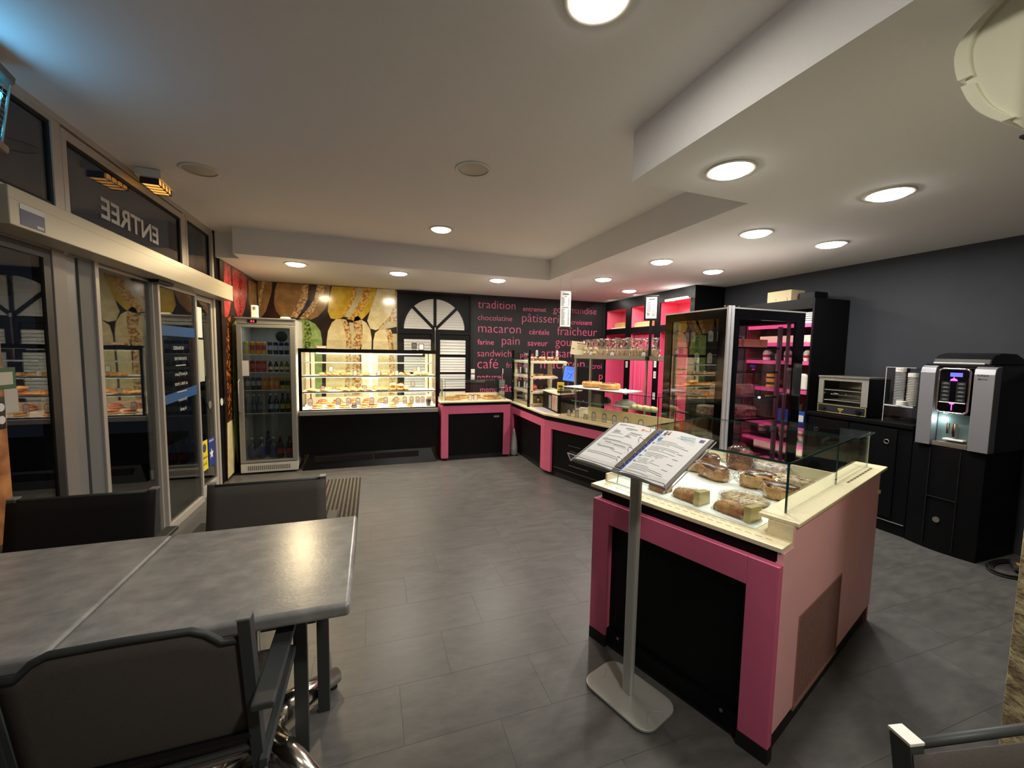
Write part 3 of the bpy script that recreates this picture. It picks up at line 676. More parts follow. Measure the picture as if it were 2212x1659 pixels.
canrow = [
 (1.449,'top shelf',[('can',flat('can_yellow',196,170,50),flat('band_cream',200,190,120),'yellow')]*1+[('can',flat('can_orange',206,140,40),flat('band_red',170,60,40),'orange and yellow')]*3+[('can',flat('can_navy',24,30,56),flat('band_white',176,180,184),'dark blue')]*4),
 (1.235,'second shelf',[('can',flat('can_red',170,30,34),flat('band_redlight',196,90,90),'red')]*4+[('bot',flat('brown_glass',30,16,10,.1),flat('label_cream',206,200,160),'small dark')]*2+[('bot',flat('olive_glass',96,92,30,.2),flat('label_cream',206,200,160),'small olive')]*2),
 (1.019,'third shelf',[('can',flat('can_grey',70,62,66),flat('band_white',176,180,184),'grey and white')]*3+[('can',flat('can_amber',216,110,40),flat('band_yellow',220,170,60),'orange')]*3+[('can',flat('can_lime',196,186,50),flat('band_navy',30,50,90),'yellow and blue')]*2)]
for z, sh, l in canrow:
    cnt = {}
    for i, (k, a, b_, dsc) in enumerate(l):
        cnt[dsc] = cnt.get(dsc,0)+1
        tot = sum(1 for q in l if q[3]==dsc)
        pos = '' if tot==1 else ', %s from the left' % ORD[cnt[dsc]-1]
        lab = '%s %s on the %s of the fridge%s' % (dsc, 'can' if k=='can' else 'bottle', sh, pos)
        if k=='can': can(a,b_,.150 if sh!='second shelf' else .135,.027,lab,XS[i],fy0+.11,z+.001,'drink cans in the fridge')
        else: bottle(a,b_,.145,.024,lab,XS[i],fy0+.11,z+.001,'drink bottles in the fridge')
M_pet = glass('pet_water', (.80,.86,.90,1), 1.4); M_pet2 = mat('water_bottle', srgb(86,100,112), .15, spec=.6)
for i in range(8):
    if i < 3: bottle(M_pet2, flat('label_grey',120,124,134), .225,.028,'clear water bottle on the fourth shelf of the fridge, %s from the left' % ORD[i],XS[i],fy0+.11,.737,'drink bottles in the fridge')
    elif i < 6: 
        if i==3: continue
        bottle(flat('green_glass',30,48,40,.12), flat('label_silver',150,168,186), .232,.030,'dark green bottle with silver label on the fourth shelf, %s' % ('left of two' if i==4 else 'right of two'),XS[i]-.01,fy0+.11,.737,'drink bottles in the fridge')
    else: bottle(flat('green_glass2',60,76,20,.15), flat('label_yellow',190,176,70), .232,.028,'olive green bottle with yellow label on the fourth shelf, %s' % ('left of two' if i==6 else 'right of two'),XS[i],fy0+.11,.737,'drink bottles in the fridge',capm=M_dark)
for i, x in enumerate((-1.40,-1.30,-1.17)): bottle(M_pet2, flat('label_blue',60,90,160), .26,.038,'clear water bottle with blue label at the bottom of the fridge, %s of three' % ORD[i], x,fy0+.16,.161,'drink bottles in the fridge')
bottle(M_pet2, flat('label_blue',60,90,160), .30,.036,'taller water bottle with blue cap standing behind the others in the fridge', -1.27,fy0+.36,.161,'drink bottles in the fridge',capm=flat('cap_blue',40,70,180))
for i, x in enumerate((-1.09,-.985)): bottle(flat('cola',44,16,14,.1), flat('label_red',176,36,40), .27,.042,'dark cola bottle with red label at the bottom of the fridge, %s of two' % ('left','right')[i], x,fy0+.13,.161,'drink bottles in the fridge',capm=flat('cap_red',180,30,30))

# ================================================================== PRICE TAG template
M_tagback = M_dark
def price_tag(x, y, z, label, grp, rz=0, h=.075, w_=.045, stem=.03, tilt=0.0):
    t = thing('price_tag', label, 'price tag', (x,y,z), rz, grp); t.rotation_euler = (tilt,0,rz)
    hw = w_/2
    p = [(-hw,stem),(hw,stem),(hw,stem+h*.82),(hw*.6,stem+h*.95),(0,stem+h),(-hw*.6,stem+h*.95),(-hw,stem+h*.82)]
    q = [(a*.84, stem+.003+(b-stem)*.90) for a,b in p]
    bk = Mb(); n = len(p)
    for i in range(n): j = (i+1)%n; bk.prism([p[i],p[j],q[j],q[i]],0,.0015,'y')
    bk.build('rim', M_tagback, t)
    cd = Mb().prism(q,.0002,.0012,'y').build('card', M_card, t)
    if h > .09: Mb().box(-w_*.25,w_*.25,-.0004,.0001,stem+h*.30,stem+h*.33).build('print_line', M_ink, cd); Mb().box(-w_*.25,w_*.2,-.0004,.0001,stem+h*.45,stem+h*.48).build('print_line', M_ink, cd)
    if stem > .005: Mb().cyl((0,.001,0),.0015,stem,'z',6).box(-.01,.01,-.008,.01,0,.002).build('stem', M_dark, t)
    return t

# ================================================================== LIT PASTRY CASE
cx0, cx1, cy0, cy1 = -.852, .862, 5.630, 6.22
pc = thing('pastry_case','lit glass fronted pastry case with black base against the wallpaper','display case',(0,0,0))
Mb().box(cx0,cx1,cy0+.02,cy1,.20,.69).build('base', M_black, pc)
Mb().hexa([(cx0+.02,cy0-.02,.0),(cx1-.02,cy0-.02,.0),(cx1-.02,cy1,.0),(cx0+.02,cy1,.0)],[(cx0+.10,cy0+.05,.20),(cx1-.10,cy0+.05,.20),(cx1-.10,cy1,.20),(cx0+.10,cy1,.20)]).build('plinth', mat('satin_black', srgb(8,8,9), .3, spec=.3), pc)
Mb().box(cx0+.16,cx0+.86,cy0+.0,cy0+.02,.09,.16).box(cx0+.88,cx0+1.45,cy0+.0,cy0+.02,.09,.165).build('kick_grille', mat('brown_grille', srgb(30,25,24), .6, spec=.2), pc)
Mb().box(cx0,cx1,cy0-.008,cy0+.03,.690,.748).build('front_rail', M_alu, pc, bevel=.006)
Mb().ring(cx0,cx1,.748,1.530,.035,cy0,cy0+.012,wt=.048,wb=.012).build('front_frame', M_gloss, pc)
Mb().box(cx0+.035,cx1-.035,cy0+.003,cy0+.008,.760,1.482).build('front_glass', M_glass, pc)
Mb().box(cx0,cx1,cy0+.012,cy1,1.505,1.53).build('top', M_black, pc)
Mb().box(cx0,cx0+.006,cy0+.012,cy1,.748,1.505).box(cx1-.006,cx1,cy0+.012,cy1,.748,1.505).build('end_glass', M_glass, pc)
Mb().box(cx0+.006,cx1-.006,cy0+.012,cy1-.02,.748,.765).build('deck', mat('white_deck', srgb(244,236,220), .4), pc)
bf = Mb().ring(cx0+.006,-.012,.765,1.505,.11,cy1-.03,cy1,wt=.03,wb=.10).ring(-.012,cx1-.006,.765,1.505,.10,cy1-.03,cy1,wt=.03,wb=.10)
bf.build('rear_door_frame', mat('cream_frame', srgb(236,214,184), .45), pc)
Mb().box(cx0+.1,cx1-.1,cy1-.018,cy1-.012,.86,1.48).build('rear_glass', M_glass, pc)
Mb().box(-.030,.010,cy0+.35,cy0+.375,.765,1.505).build('centre_post', M_whitemetal, pc)
for s_ in (cx0+.09, cx1-.10):
    Mb().box(s_,s_+.012,cy0+.30,cy0+.315,.765,1.505).build('shelf_upright', M_dark, pc)
M_shelf = mat('white_shelf', srgb(246,236,218), .4)
Mb().box(cx0+.03,cx1-.03,cy0+.10,cy0+.42,1.350,1.358).build('upper_glass_shelf', M_glass, pc)
Mb().box(cx0+.03,cx1-.03,cy0+.09,cy0+.10,1.345,1.362).build('shelf_edge', M_alu, pc)
M_tube = emis('case_tube', (1,.88,.72,1), 7.0)
def shelf(z, yd):
    s_ = Mb().box(cx0+.02,cx1-.02,yd,yd+.38,z-.012,z).build('shelf', M_shelf, pc)
    Mb().box(cx0+.02,cx1-.02,yd-.006,yd,z-.018,z+.003).build('edge', M_alu, s_)
    Mb().box(cx0+.05,cx1-.05,yd+.004,yd+.016,z-.020,z-.0125).build('light_strip', M_tube, s_)
shelf(1.185,cy0+.075); shelf(.985,cy0+.055)
Mb().box(cx0+.05,cx1-.05,cy0+.03,cy0+.050,1.488,1.5045).build('light_strip', M_tube, pc)
for z, e_, yy in ((1.46,9.5,.06),(1.16,5.0,.09),(.955,5.0,.08)):
    ld = bpy.data.lights.new('case_light','AREA'); ld.shape='RECTANGLE'; ld.size=1.55; ld.size_y=.03; ld.energy=e_*1.7; ld.color=(1,.87,.70)
    o = bpy.data.objects.new('case_light', ld); COL.objects.link(o); o.parent = pc; o.location=(0,cy0+yy,z); o.rotation_euler=(radians(22),0,0)
gd = Mb().box(cx0-.01,cx1,cy0+.20,cy0+.205,1.53,1.635).box(cx0-.01,cx1,cy0+.198,cy0+.207,1.632,1.638); gd.build('top_guard', M_acryl, pc)
t = thing('pastry_pack','small orange brown packet lying on top of the lit case','packet',(-.60,5.75,1.53)); Mb().box(-.06,.06,-.03,.03,0,.035).build('pack', mat('kraft_orange', srgb(196,132,92), .6), t, bevel=.01); Mb().box(-.05,.055,-.031,-.030,.006,.022).build('label', M_paper, t)
t = Mb().box(-.44,-.24,5.70,5.88,1.531,1.536).build('paper_sheet', M_paper); tag(t,'white paper sheet lying flat on top of the lit case','paper')
for x, dark in ((.56,True),(.655,False)):
    t = thing('card_holder','small square %s card holder standing on the lit case' % ('dark framed' if dark else 'white'),'card holder',(x,5.80,1.53))
    Mb().box(-.035,.035,0,.006,0.0 if not dark else .02,.09 if not dark else .10).build('frame', M_dark, t); Mb().box(-.028,.028,-.001,0,.008 if not dark else .03,.082 if not dark else .09).build('card', M_paper if not dark else mat('grey_card', srgb(96,94,90), .5), t)
    Mb().box(-.03,.03,-.01,.03,0,.006).build('foot', M_dark, t)

def lump(name, rx, ry, rz_, m, seed, parent=None, n=10, amp=.12, flatb=True, loc=(0,0,0)):
    """a bread-like lump: squashed sphere with low-frequency bumps and a flat bottom"""
    r = random.Random(seed); ph = [r.uniform(0,6.28) for _ in range(4)]
    vs = []; fs = []
    for i in range(n//2+1):
        a = -pi/2+pi*i/(n//2)
        for j in range(n):
            b = 2*pi*j/n
            k = 1+amp*(sin(3*b+ph[0])*.5+sin(2*b+ph[1])*.5)*cos(a)
            z = rz_*sin(a)*(1+amp*.6*sin(2*b+ph[2]))
            if flatb: z = max(z, -rz_*.55)+rz_*.55
            vs.append((rx*cos(a)*cos(b)*k, ry*cos(a)*sin(b)*k, z))
    for i in range(n//2):
        for j in range(n): fs.append((i*n+j, i*n+(j+1)%n, (i+1)*n+(j+1)%n, (i+1)*n+j))
    o = Mb().add(vs, fs).build(name, m, parent, smooth=True); o.location = loc
    return o
def bun(name, label, cat, grp, x, y, z, rx, ry, rz_, m, seed, rz=0, top=None):
    t = thing(name, label, cat, (x,y,z), rz, grp)
    lump('crust', rx, ry, rz_, m, seed, t)
    if top: lump('topping', rx*.75, ry*.7, rz_*.5, top, seed+1, t, loc=(0,0,rz_*.95))
    return t
# upper shelf
for i, x in enumerate([-.60,-.52,-.44,-.36,-.28,-.20,-.07,.10,.18,.29,.38,.47]):
    bun('viennoiserie','golden viennoiserie on the upper shelf of the lit case, %s from the left' % ORD[i],'pastry','viennoiseries on the upper shelf',x,5.78+.02*(i%2),1.186,.045,.06,.028,M_crust,i,rz=i*.3)
for i, x in enumerate((.60,.70)): bun('bread_roll','pale round bread roll at the right end of the upper shelf, %s of two' % ('left','right')[i],'bread roll','rolls on the upper shelf',x,5.77,1.186,.055,.06,.04,mat('pale_crust', srgb(222,176,104), .5, scale=20, col2=srgb(238,208,150), bump=.3),i+30)
bun('bread_roll','round bread roll behind the two front rolls on the upper shelf','bread roll','rolls on the upper shelf',.60,5.93,1.186,.05,.06,.055,M_brown,44)
# middle shelf
for i, x in enumerate([-.72,-.58,-.33,-.23,-.13,-.03,.09,.17]):
    bun('filled_baguette','flat golden filled baguette on the middle shelf of the lit case, %s from the left' % ORD[i],'sandwich','sandwiches on the middle shelf',x,5.76+.015*(i%2),.986,.065 if i<2 else .05,.10,.026,M_crust,i+50,rz=.1*(i%3),top=M_brown if i>1 else None)
for i, (x,z) in enumerate(((.27,.986),(.27,1.040),(.36,.986),(.44,.986),(.37,1.03))):
    bun('filled_baguette','stacked orange sandwich at the right of the middle shelf, %s from bottom left' % ORD[i],'sandwich','stacked sandwiches on the middle shelf',x,5.76,z,.05,.09,.03,mat('orange_crust', srgb(216,128,50), .5, scale=22, col2=srgb(240,190,100), bump=.4),i+70)
for i in range(7):
    bun('filled_baguette','browned sandwich in the back row of the middle shelf, %s from the left' % ORD[i],'sandwich','back row on the middle shelf',-.55+i*.15,5.93,.986,.06,.06,.032,M_brown,i+80)
# deck
kinds = [(-.66,.07,M_red,'red fruit tart'),(-.50,.07,M_red,'orange topped tart'),(-.34,.075,M_crust,'golden almond pastry'),(-.22,.04,M_choc,'small chocolate cake'),(-.10,.07,M_red,'strawberry slice'),(.02,.07,M_red,'raspberry slice'),(.27,.06,M_crust,'cream filled bun'),(.49,.06,M_brown,'stacked caramel pastry')]
for i, (x,r_,m,d) in enumerate(kinds):
    t = thing('pastry','%s on the deck of the lit case, %s from the left' % (d, ORD[i]),'pastry',(x,5.75,.766),0,'pastries on the deck of the lit case')
    lump('base', r_, .075, .022, M_crust if m is not M_choc else M_choc, i+100, t)
    lump('topping', r_*.85, .06, .022, m, i+120, t, loc=(0,0,.024))
for i in range(6):
    t = thing('pastry','dark glazed pastry in the rear row of the case deck, %s from the left' % ORD[i],'pastry',(-.62+i*.19,5.97,.80),0,'rear pastries on the deck')
    lump('base', .075,.06,.022, M_brown, i+140, t); lump('topping', .06,.05,.02, M_red, i+150, t, loc=(0,0,.026))
Mb().box(cx0+.03,cx1-.03,cy0+.27,cy0+.46,.7655,.795).build('rear_step', M_shelf, pc)
sc_ = thing('sundae_cup','clear cup with cream topping at the right end of the lit case','cup',(.74,5.72,.766))
Mb().lathe([(.025,0),(.04,.085)],seg=16).build('cup', mat('smoked_cup', srgb(70,66,64), .2), sc_); lump('cream', .045,.045,.05, mat('cream_topping', srgb(224,200,170), .5, bump=.6, bscale=40), 9, sc_, loc=(0,0,.085))
XT = [-.73,-.405,-.285,-.17,.0,.175,.31,.42,.51,.59,.655]
for i, x in enumerate(XT): price_tag(x,5.66,.766,'white price card on a stem along the front of the deck, %s from the left' % ORD[i],'price cards on the deck of the lit case',rz=[0,.05,0,.08,-.03,.1,0,0,0,0,0][i],h=.095,w_=.055,stem=.045)
for i, x in enumerate((-.49,-.20,.09,.32,.61)): price_tag(x,5.722,1.188,'white price card on the upper shelf of the lit case, %s from the left' % ORD[i],'price cards on the upper shelf',h=.07,w_=.05,stem=.0 if i in (1,2,3) else .05)
for i, x in enumerate((-.59,-.09,.53)): price_tag(x,5.70,.988,'white price card on the middle shelf of the lit case, %s from the left' % ORD[i],'price cards on the middle shelf',h=.075,w_=.055,stem=.0 if i<2 else .05, rz=-.1)

# ================================================================== small things on the back wall
for z in (1.145,1.052):
    t = thing('light_switch','square white switch on the black wall, %s of two' % ('upper' if z>1.1 else 'lower'),'switch',(1.662,YB,z))
    Mb().box(-.038,.038,-.012,-.001,0,.075).build('plate', M_white, t, bevel=.004); Mb().box(-.018,.018,-.015,-.012,.018,.057).build('rocker', M_paper, t)
t = thing('cable_gland','small white cable end on the black wall above the word naturel','cable',(2.21,YB,1.14)); Mb().cyl((0,-.012,0),.008,.09,'z',8).build('sleeve', M_white, t)

# ================================================================== PIE COUNTER (first pink counter, under the arched door)
c1 = thing('pie_counter','small pink framed black counter with a glass box of flat pies','counter',(0,0,0))
Mb().box(.945,1.885,5.625,6.25,.07,.81).build('body', M_black, c1)
Mb().box(.95,1.88,5.64,6.2,0,.07).build('kick', M_rub, c1)
Mb().box(.905,1.0,5.600,5.625,.035,.77).box(1.80,1.903,5.600,5.625,.035,.77).box(1.0,1.80,5.600,5.625,.655,.77).box(.905,.945,5.625,6.25,.035,.77).box(1.885,1.903,5.625,6.25,.035,.77).build('pink_frame', M_pink, c1, bevel=.002)
Mb().box(.935,1.895,5.60,6.24,.77,.812).build('upper_band', M_black, c1)
Mb().box(.885,1.915,5.565,6.27,.812,.832).build('worktop', M_stone, c1, bevel=.003)
Mb().box(1.66,1.74,5.622,5.6255,.585,.61).build('vent_slot', M_framegrey, c1)
Mb().box(.96,1.85,6.10,6.14,.832,.895).box(.96,1.0,5.9,6.10,.832,.895).build('rear_rim', M_stone, c1)
gb = Mb()
gx0,gx1,gy0,gy1,gz0,gz1 = .965,1.84,5.68,6.12,.832,1.120
gb.box(gx0,gx1,gy0,gy0+.005,gz0,gz1).box(gx0,gx0+.005,gy0+.005,gy1,gz0,gz1).box(gx1-.005,gx1,gy0+.005,gy1,gz0,gz1).box(gx0,gx1,gy0,gy1,gz1,gz1+.006).build('glass_box', M_glass, c1)
def edges(parent, x0,x1,y0,y1,z0,z1, r=.0025, name='glass_edge', m=None, no=()):
    e = Mb()
    for x,y in ((x0,y0),(x1,y0),(x1,y1),(x0,y1)): e.box(x-r,x+r,y-r,y+r,z0,z1)
    for y in (y0,y1): e.box(x0,x1,y-r,y+r,z1-r,z1+r)
    for x in (x0,x1): e.box(x-r,x+r,y0,y1,z1-r,z1+r)
    return e.build(name, m or M_gedge, parent)
edges(c1,gx0,gx1,gy0,gy1,gz0,gz1+.004)
for i,(x,y,r_) in enumerate(((1.10,5.81,.12),(1.26,5.99,.10),(1.46,5.98,.10),(1.68,5.84,.14))):
    t = thing('flat_pie','large flat golden pie in the glass box of the pie counter, %s from the left' % ORD[i],'pie',(x,y,.833),i*.4,'flat golden pies in the glass box')
    Mb().lathe([(0,0),(r_,0),(r_*1.02,.012),(r_*.92,.03),(r_*.5,.035),(0,.037)],seg=24,cap=False).build('crust', M_crust, t, smooth=True)
    lt = Mb()
    for k in range(-3,4):
        q = k*r_*.26; h = math.sqrt(max(0,(r_*.88)**2-q*q)); lt.box(q-.006,q+.006,-h,h,.034,.041)
    lt.build('lattice', M_brown, t)
for i,x in enumerate((1.32,1.40)): price_tag(x,5.67,.833,'white price card in front of the flat pies, %s of two' % ('left','right')[i],'price cards at the flat pies',h=.085,w_=.055,stem=0)
t = thing('acrylic_stand','clear acrylic leaflet stand at the left end of the pie counter','stand',(.925,5.72,.833))
Mb().box(-.004,0,-.12,.12,0,.30).build('sheet', M_acryl, t); Mb().tube([(.006,-.05,.05),(.006,-.02,.19),(.006,.02,.05)],.003,6).build('clip', M_dark, t)
# white bag in the gap
bg = Mb().lathe([(.02,0),(.055,.02),(.06,.12),(.045,.24),(.02,.36),(.008,.40)],c=(1.985,5.66,0),seg=9,sx=.95,sy=1.0).build('plastic_bag', mat('milky_bag', srgb(190,196,194), .4, bump=.8, bscale=20), smooth=True); tag(bg,'crumpled whitish plastic bag standing in the gap between two pink counters','bag')

# ================================================================== ANGLED TILL COUNTER
PX, PY = 2.05, 4.70
QX, QY, NX, NY = .318, -.948, .948, .318
def W2(s, o, z=None):
    p = (PX+QX*s+NX*o, PY+QY*s+NY*o); return p if z is None else (p[0],p[1],z)
def poly2(d, s1=1.95):   # counter outline inset by d at the front
    return [(PX+d,6.03),(PX+d,PY+d*.17),W2(0+d*.0,d),W2(s1,d),W2(s1,.22),W2(1.62,.42),W2(1.16,.70),W2(1.12,.95),(2.95,5.0),(2.66,5.35),(2.66,6.03)][:1]+[(PX+d,PY),W2(s1,d),W2(s1,.17),(2.842,3.52),(3.15,3.53),W2(1.10,.95),(2.95,5.0),(2.66,5.35),(2.66,6.03)]
c2 = thing('till_counter','long angled pink framed counter with till and glass display','counter',(0,0,0))
def cprism(d, z0, z1, name, m, bevel=0):
    p = poly2(d); return Mb().prism(p, z0, z1, 'z').build(name, m, c2, bevel=bevel)
cprism(.03,.075,.60,'body',M_black); cprism(.045,0,.075,'kick',M_rub)
cprism(.0,.590,.684,'pink_band',M_pink); cprism(.02,.684,.742,'upper_band',M_black); cprism(-.012,.742,.765,'worktop',M_stone,.003)
lg = Mb(); lg.prism([(2.05,4.81),(2.05,4.70),W2(.125,0),W2(.125,.03),W2(0,.05),(2.08,4.81)], .045,.59,'z'); lg.build('pink_leg', M_pink, c2, bevel=.002)
lg2 = Mb(); lg2.prism([(2.05,6.03),(2.05,5.93),(2.08,5.93),(2.08,6.03)],.045,.59,'z').build('pink_leg', M_pink, c2)
vg = Mb()
for i in range(22): vg.hexa([W2(.42+i*.014,.026,.19),W2(.426+i*.014,.026,.19),W2(.426+i*.014,.031,.19),W2(.42+i*.014,.031,.19)],[W2(.42+i*.014,.026,.20),W2(.426+i*.014,.026,.20),W2(.426+i*.014,.031,.20),W2(.42+i*.014,.031,.20)])
vg.hexa([W2(.40,.026,.43),W2(.60,.026,.43),W2(.60,.031,.43),W2(.40,.031,.43)],[W2(.40,.026,.433),W2(.60,.026,.433),W2(.60,.031,.433),W2(.40,.031,.433)])
vg.build('vent_marks', M_framegrey, c2)
Mb().hexa([W2(.15,.028,.12),W2(1.9,.028,.12),W2(1.9,.031,.12),W2(.15,.031,.12)],[W2(.15,.028,.123),W2(1.9,.028,.123),W2(1.9,.031,.123),W2(.15,.031,.123)]).build('seam', M_framegrey, c2)

# bread tower
bt = thing('bread_tower','black posted glass and cream wood bread tower on the till counter','shelf',(0,0,0))
Mb().box(2.055,2.085,5.30,5.33,.765,1.555).box(2.055,2.085,5.99,6.02,.765,1.555).build('black_post', M_gloss, bt, bevel=.003)
Mb().box(2.066,2.071,5.33,5.99,.775,1.52).build('glass_side', M_glass, bt)
Mb().box(2.10,2.135,5.315,5.345,.765,1.39).box(2.475,2.53,5.55,5.60,.765,1.39).box(2.60,2.645,5.315,5.345,1.20,1.39).box(2.10,2.135,5.98,6.01,.765,1.39).build('cream_upright', M_creamwood, bt)
for z,x1 in ((1.408,2.655),(1.195,2.51),(.985,2.52),(.80,2.50)):
    s_ = Mb().box(2.09,x1,5.31,6.01,z-.035,z-.010).build('shelf', M_creamwood, bt)
    Mb().box(2.09,x1-.02,5.315,6.0,z-.010,z).build('tray', M_white if z>.9 else M_creamwood, s_)
for i in range(6):
    z = (.84,1.0,1.02,1.0,1.22,1.22)[i]; y = (5.45,5.42,5.52,5.75,5.45,5.7)[i]
    price_tag(2.085,y,z,'white price strip seen edge-on behind the glass of the bread tower, %s' % ['lowest','second lowest nearer','second lowest middle','second lowest rear','top nearer','top rear'][i],'price strips in the bread tower',rz=pi/2+.5,h=.10,w_=.035,stem=.0)
for i in range(7):
    t = thing('round_roll','floury round roll on top of the bread tower, %s from the left' % ORD[i],'bread roll',(2.13+i*.063,5.37+.03*(i%2),1.409),0,'round rolls on the bread tower')
    lump('crust', .036,.036,.036, M_darkcrust if i%3 else M_brown, 200+i, t)
    Mb().hexa([(-.022,-.030,.035),(.022,-.030,.035),(.022,-.024,.045),(-.022,-.024,.045)],[(-.02,-.027,.048),(.02,-.027,.048),(.018,-.018,.056),(-.018,-.018,.056)]).build('flour_cut', M_flour, t)
for i,x in enumerate((2.19,2.50)): price_tag(x,5.335,1.41,'tall white price card among the rolls on the bread tower, %s of two' % ('left','right')[i],'tall price cards on the bread tower',h=.10,w_=.042,stem=.06)
for i in range(6):
    t = thing('small_tart','small brown tart on the upper shelf of the bread tower, %s from the left' % ORD[i],'tart',(2.15+i*.06,5.40+.08*(i%2),1.196),0,'small tarts on the bread tower')
    Mb().lathe([(0,0),(.04,0),(.048,.018),(.040,.018),(.038,.012),(0,.014)],seg=14,cap=False).build('shell', M_brown, t, smooth=True); lump('filling', .034,.034,.012, M_darkcrust, 230+i, t, loc=(0,0,.010))
t = thing('red_bowl','small red bowl on the middle shelf of the bread tower','bowl',(2.17,5.40,.986))
Mb().lathe([(.03,0),(.058,.03),(.062,.07),(.055,.065),(.04,.02),(0,.012)],seg=18,cap=False).build('bowl', mat('red_bowl', srgb(190,56,42), .35), t, smooth=True); lump('content', .045,.045,.03, M_darkcrust, 240, t, loc=(0,0,.05))
for i in range(3):
    o = lump('dark_loaf', .06,.05,.04, M_choc, 250+i, None, loc=(2.28+i*.09,5.62,.987)); tag(o,'small dark loaf on the middle shelf of the bread tower, %s of three' % ORD[i],'bread','dark loaves on the bread tower')
t = thing('napkin_stack','folded white papers at the right end of the middle shelf of the bread tower','napkins',(2.42,5.38,.986),.3)
for i in range(4): Mb().box(-.07+i*.01,.07,-.05,.05,.001+i*.008,.007+i*.008).build('sheet', M_paper, t)
M_wicker = mat('wicker', srgb(150,124,74), .8, scale=60, col2=srgb(206,184,130), var=.3, bump=.8, bscale=120)
for i,(x,y) in enumerate(((2.20,5.50),(2.36,5.44))):
    t = thing('wicker_basket','small wicker basket at the foot of the bread tower, %s of two' % ('left','right')[i],'basket',(x,y,.801))
    bw = Mb()
    for k in range(6): bw.tube([(.062*cos(a*2*pi/12)*1.05,.075*sin(a*2*pi/12),.006+k*.018) for a in range(12)], .008, 5, closed=True)
    for a in range(12): bw.cyl((.062*cos(a*2*pi/12),.075*sin(a*2*pi/12),0),.003,.10,'z',5)
    bw.build('weave', M_wicker, t); Mb().lathe([(0,0),(.055,0),(.055,.008)],seg=12).build('bottom', M_wicker, t)
# till desk with leaflets
td = thing('till_desk','raised black till desk with cream top and leaflets on the counter','till desk',(0,0,0))
dpoly = [(2.262,5.25),(2.20,4.63),(2.46,4.73),(2.485,4.95),(2.77,5.10),(2.60,5.26)]
Mb().prism(dpoly,.766,1.0,'z').build('body', M_black, td); Mb().prism([(2.25,5.265),(2.185,4.615),(2.475,4.72),(2.50,4.94),(2.785,5.09),(2.60,5.275)],1.0,1.012,'z').build('top', M_stone, td)
def dface(t, z, d=.0): return (2.262+(2.20-2.262)*t-d, 5.25+(4.63-5.25)*t, z)
for k,(a,b,m) in enumerate(((.42,.62,mat('leaflet_black', srgb(30,30,30), .4)),(.64,.80,mat('leaflet_pink', srgb(220,170,160), .6)),(.82,.97,mat('leaflet_cream', srgb(226,206,170), .6)))):
    lf = Mb().hexa([dface(a,.79,.004),dface(b,.79,.004),dface(b,.79,.001),dface(a,.79,.001)],[dface(a,.985,.004),dface(b,.985,.004),dface(b,.985,.001),dface(a,.985,.001)]).build('leaflet', m, td)
    lf['label'] = ['black leaflet with white writing','pale pink leaflet','cream leaflet'][k]
    ln = Mb()
    for i in range(9):
        z = .80+i*.019; ln.hexa([dface(a+.02,z,.0055),dface(b-.02,z,.0055),dface(b-.02,z,.004),dface(a+.02,z,.004)],[dface(a+.02,z+.006,.0055),dface(b-.02,z+.006,.0055),dface(b-.02,z+.006,.004),dface(a+.02,z+.006,.004)])
    ln.build('print_lines', M_paper if k==0 else M_ink, lf)
t = Mb().box(2.08,2.30,4.85,5.20,.7655,.7675).build('counter_flyer', mat('flyer_lilac', srgb(186,180,196), .5)); tag(t,'pale lilac flyer lying flat on the till counter','flyer')
ybx = thing('yellow_box','small yellow box with black print standing on the till desk','box',(2.36,4.90,1.012),-.4)
Mb().box(-.045,.045,-.035,.035,0,.125).build('carton', mat('yellow_carton', srgb(222,186,44), .45), ybx, bevel=.002); Mb().box(-.03,.03,-.0362,-.035,.03,.045).build('print', M_ink, ybx); Mb().box(-.03,.02,-.0362,-.035,.06,.09).build('print', M_ink, ybx)
tb = thing('tablet_screen','tilted tablet with bright blue screen standing on the till desk','tablet',(2.56,5.10,1.012),-.35)
tb.rotation_euler = (radians(-12),radians(7),-.45)
Mb().box(-.095,.095,0,.012,.12,.34).build('frame', M_dark, tb, bevel=.004); sc0 = Mb().box(-.083,.083,-.001,0,.132,.330).build('screen', emis('blue_screen', (.10,.22,.95,1), 1.0), tb)
M_navy = emis('screen_ink', (.01,.02,.16,1), .3)
sk = Mb(); sk.ring(-.045,.045,.285,.312,.004,-.0022,-.0012)
for a,b,c_,d in ((-.05,.18,-.01,.24),(.0,.17,.04,.25),(-.04,.25,.05,.20),(-.02,.16,.03,.19),(.02,.22,.05,.26)): sk.tube([(a,-.0016,b),(c_,-.0016,d)],.002,4)
sk.build('screen_drawing', M_navy, sc0)
Mb().cyl((0,.03,.0),.012,.16,'z',10).cyl((0,.03,0),.05,.01,'z',16).build('stand', M_dark, tb)
t = thing('till_monitor','black back of the till monitor behind the tablet','monitor',(2.86,5.28,.766),-.6)
Mb().box(-.14,.14,-.02,.02,.33,.57).build('panel', M_dark, t, bevel=.01); Mb().cyl((0,.02,0),.03,.38,'z',12).build('neck', M_dark, t)
t = thing('card_reader','dark card reader with cable lying on the till desk','card reader',(2.34,4.74,1.012),.2)
Mb().box(-.09,.09,-.04,.04,0,.035).build('body', M_dark, t, bevel=.008); Mb().tube([(.06,0,.03),(.12,.04,.05),(.16,.0,.02),(.12,-.05,.02)],.004,6).build('cord', M_rub, t, smooth=True)

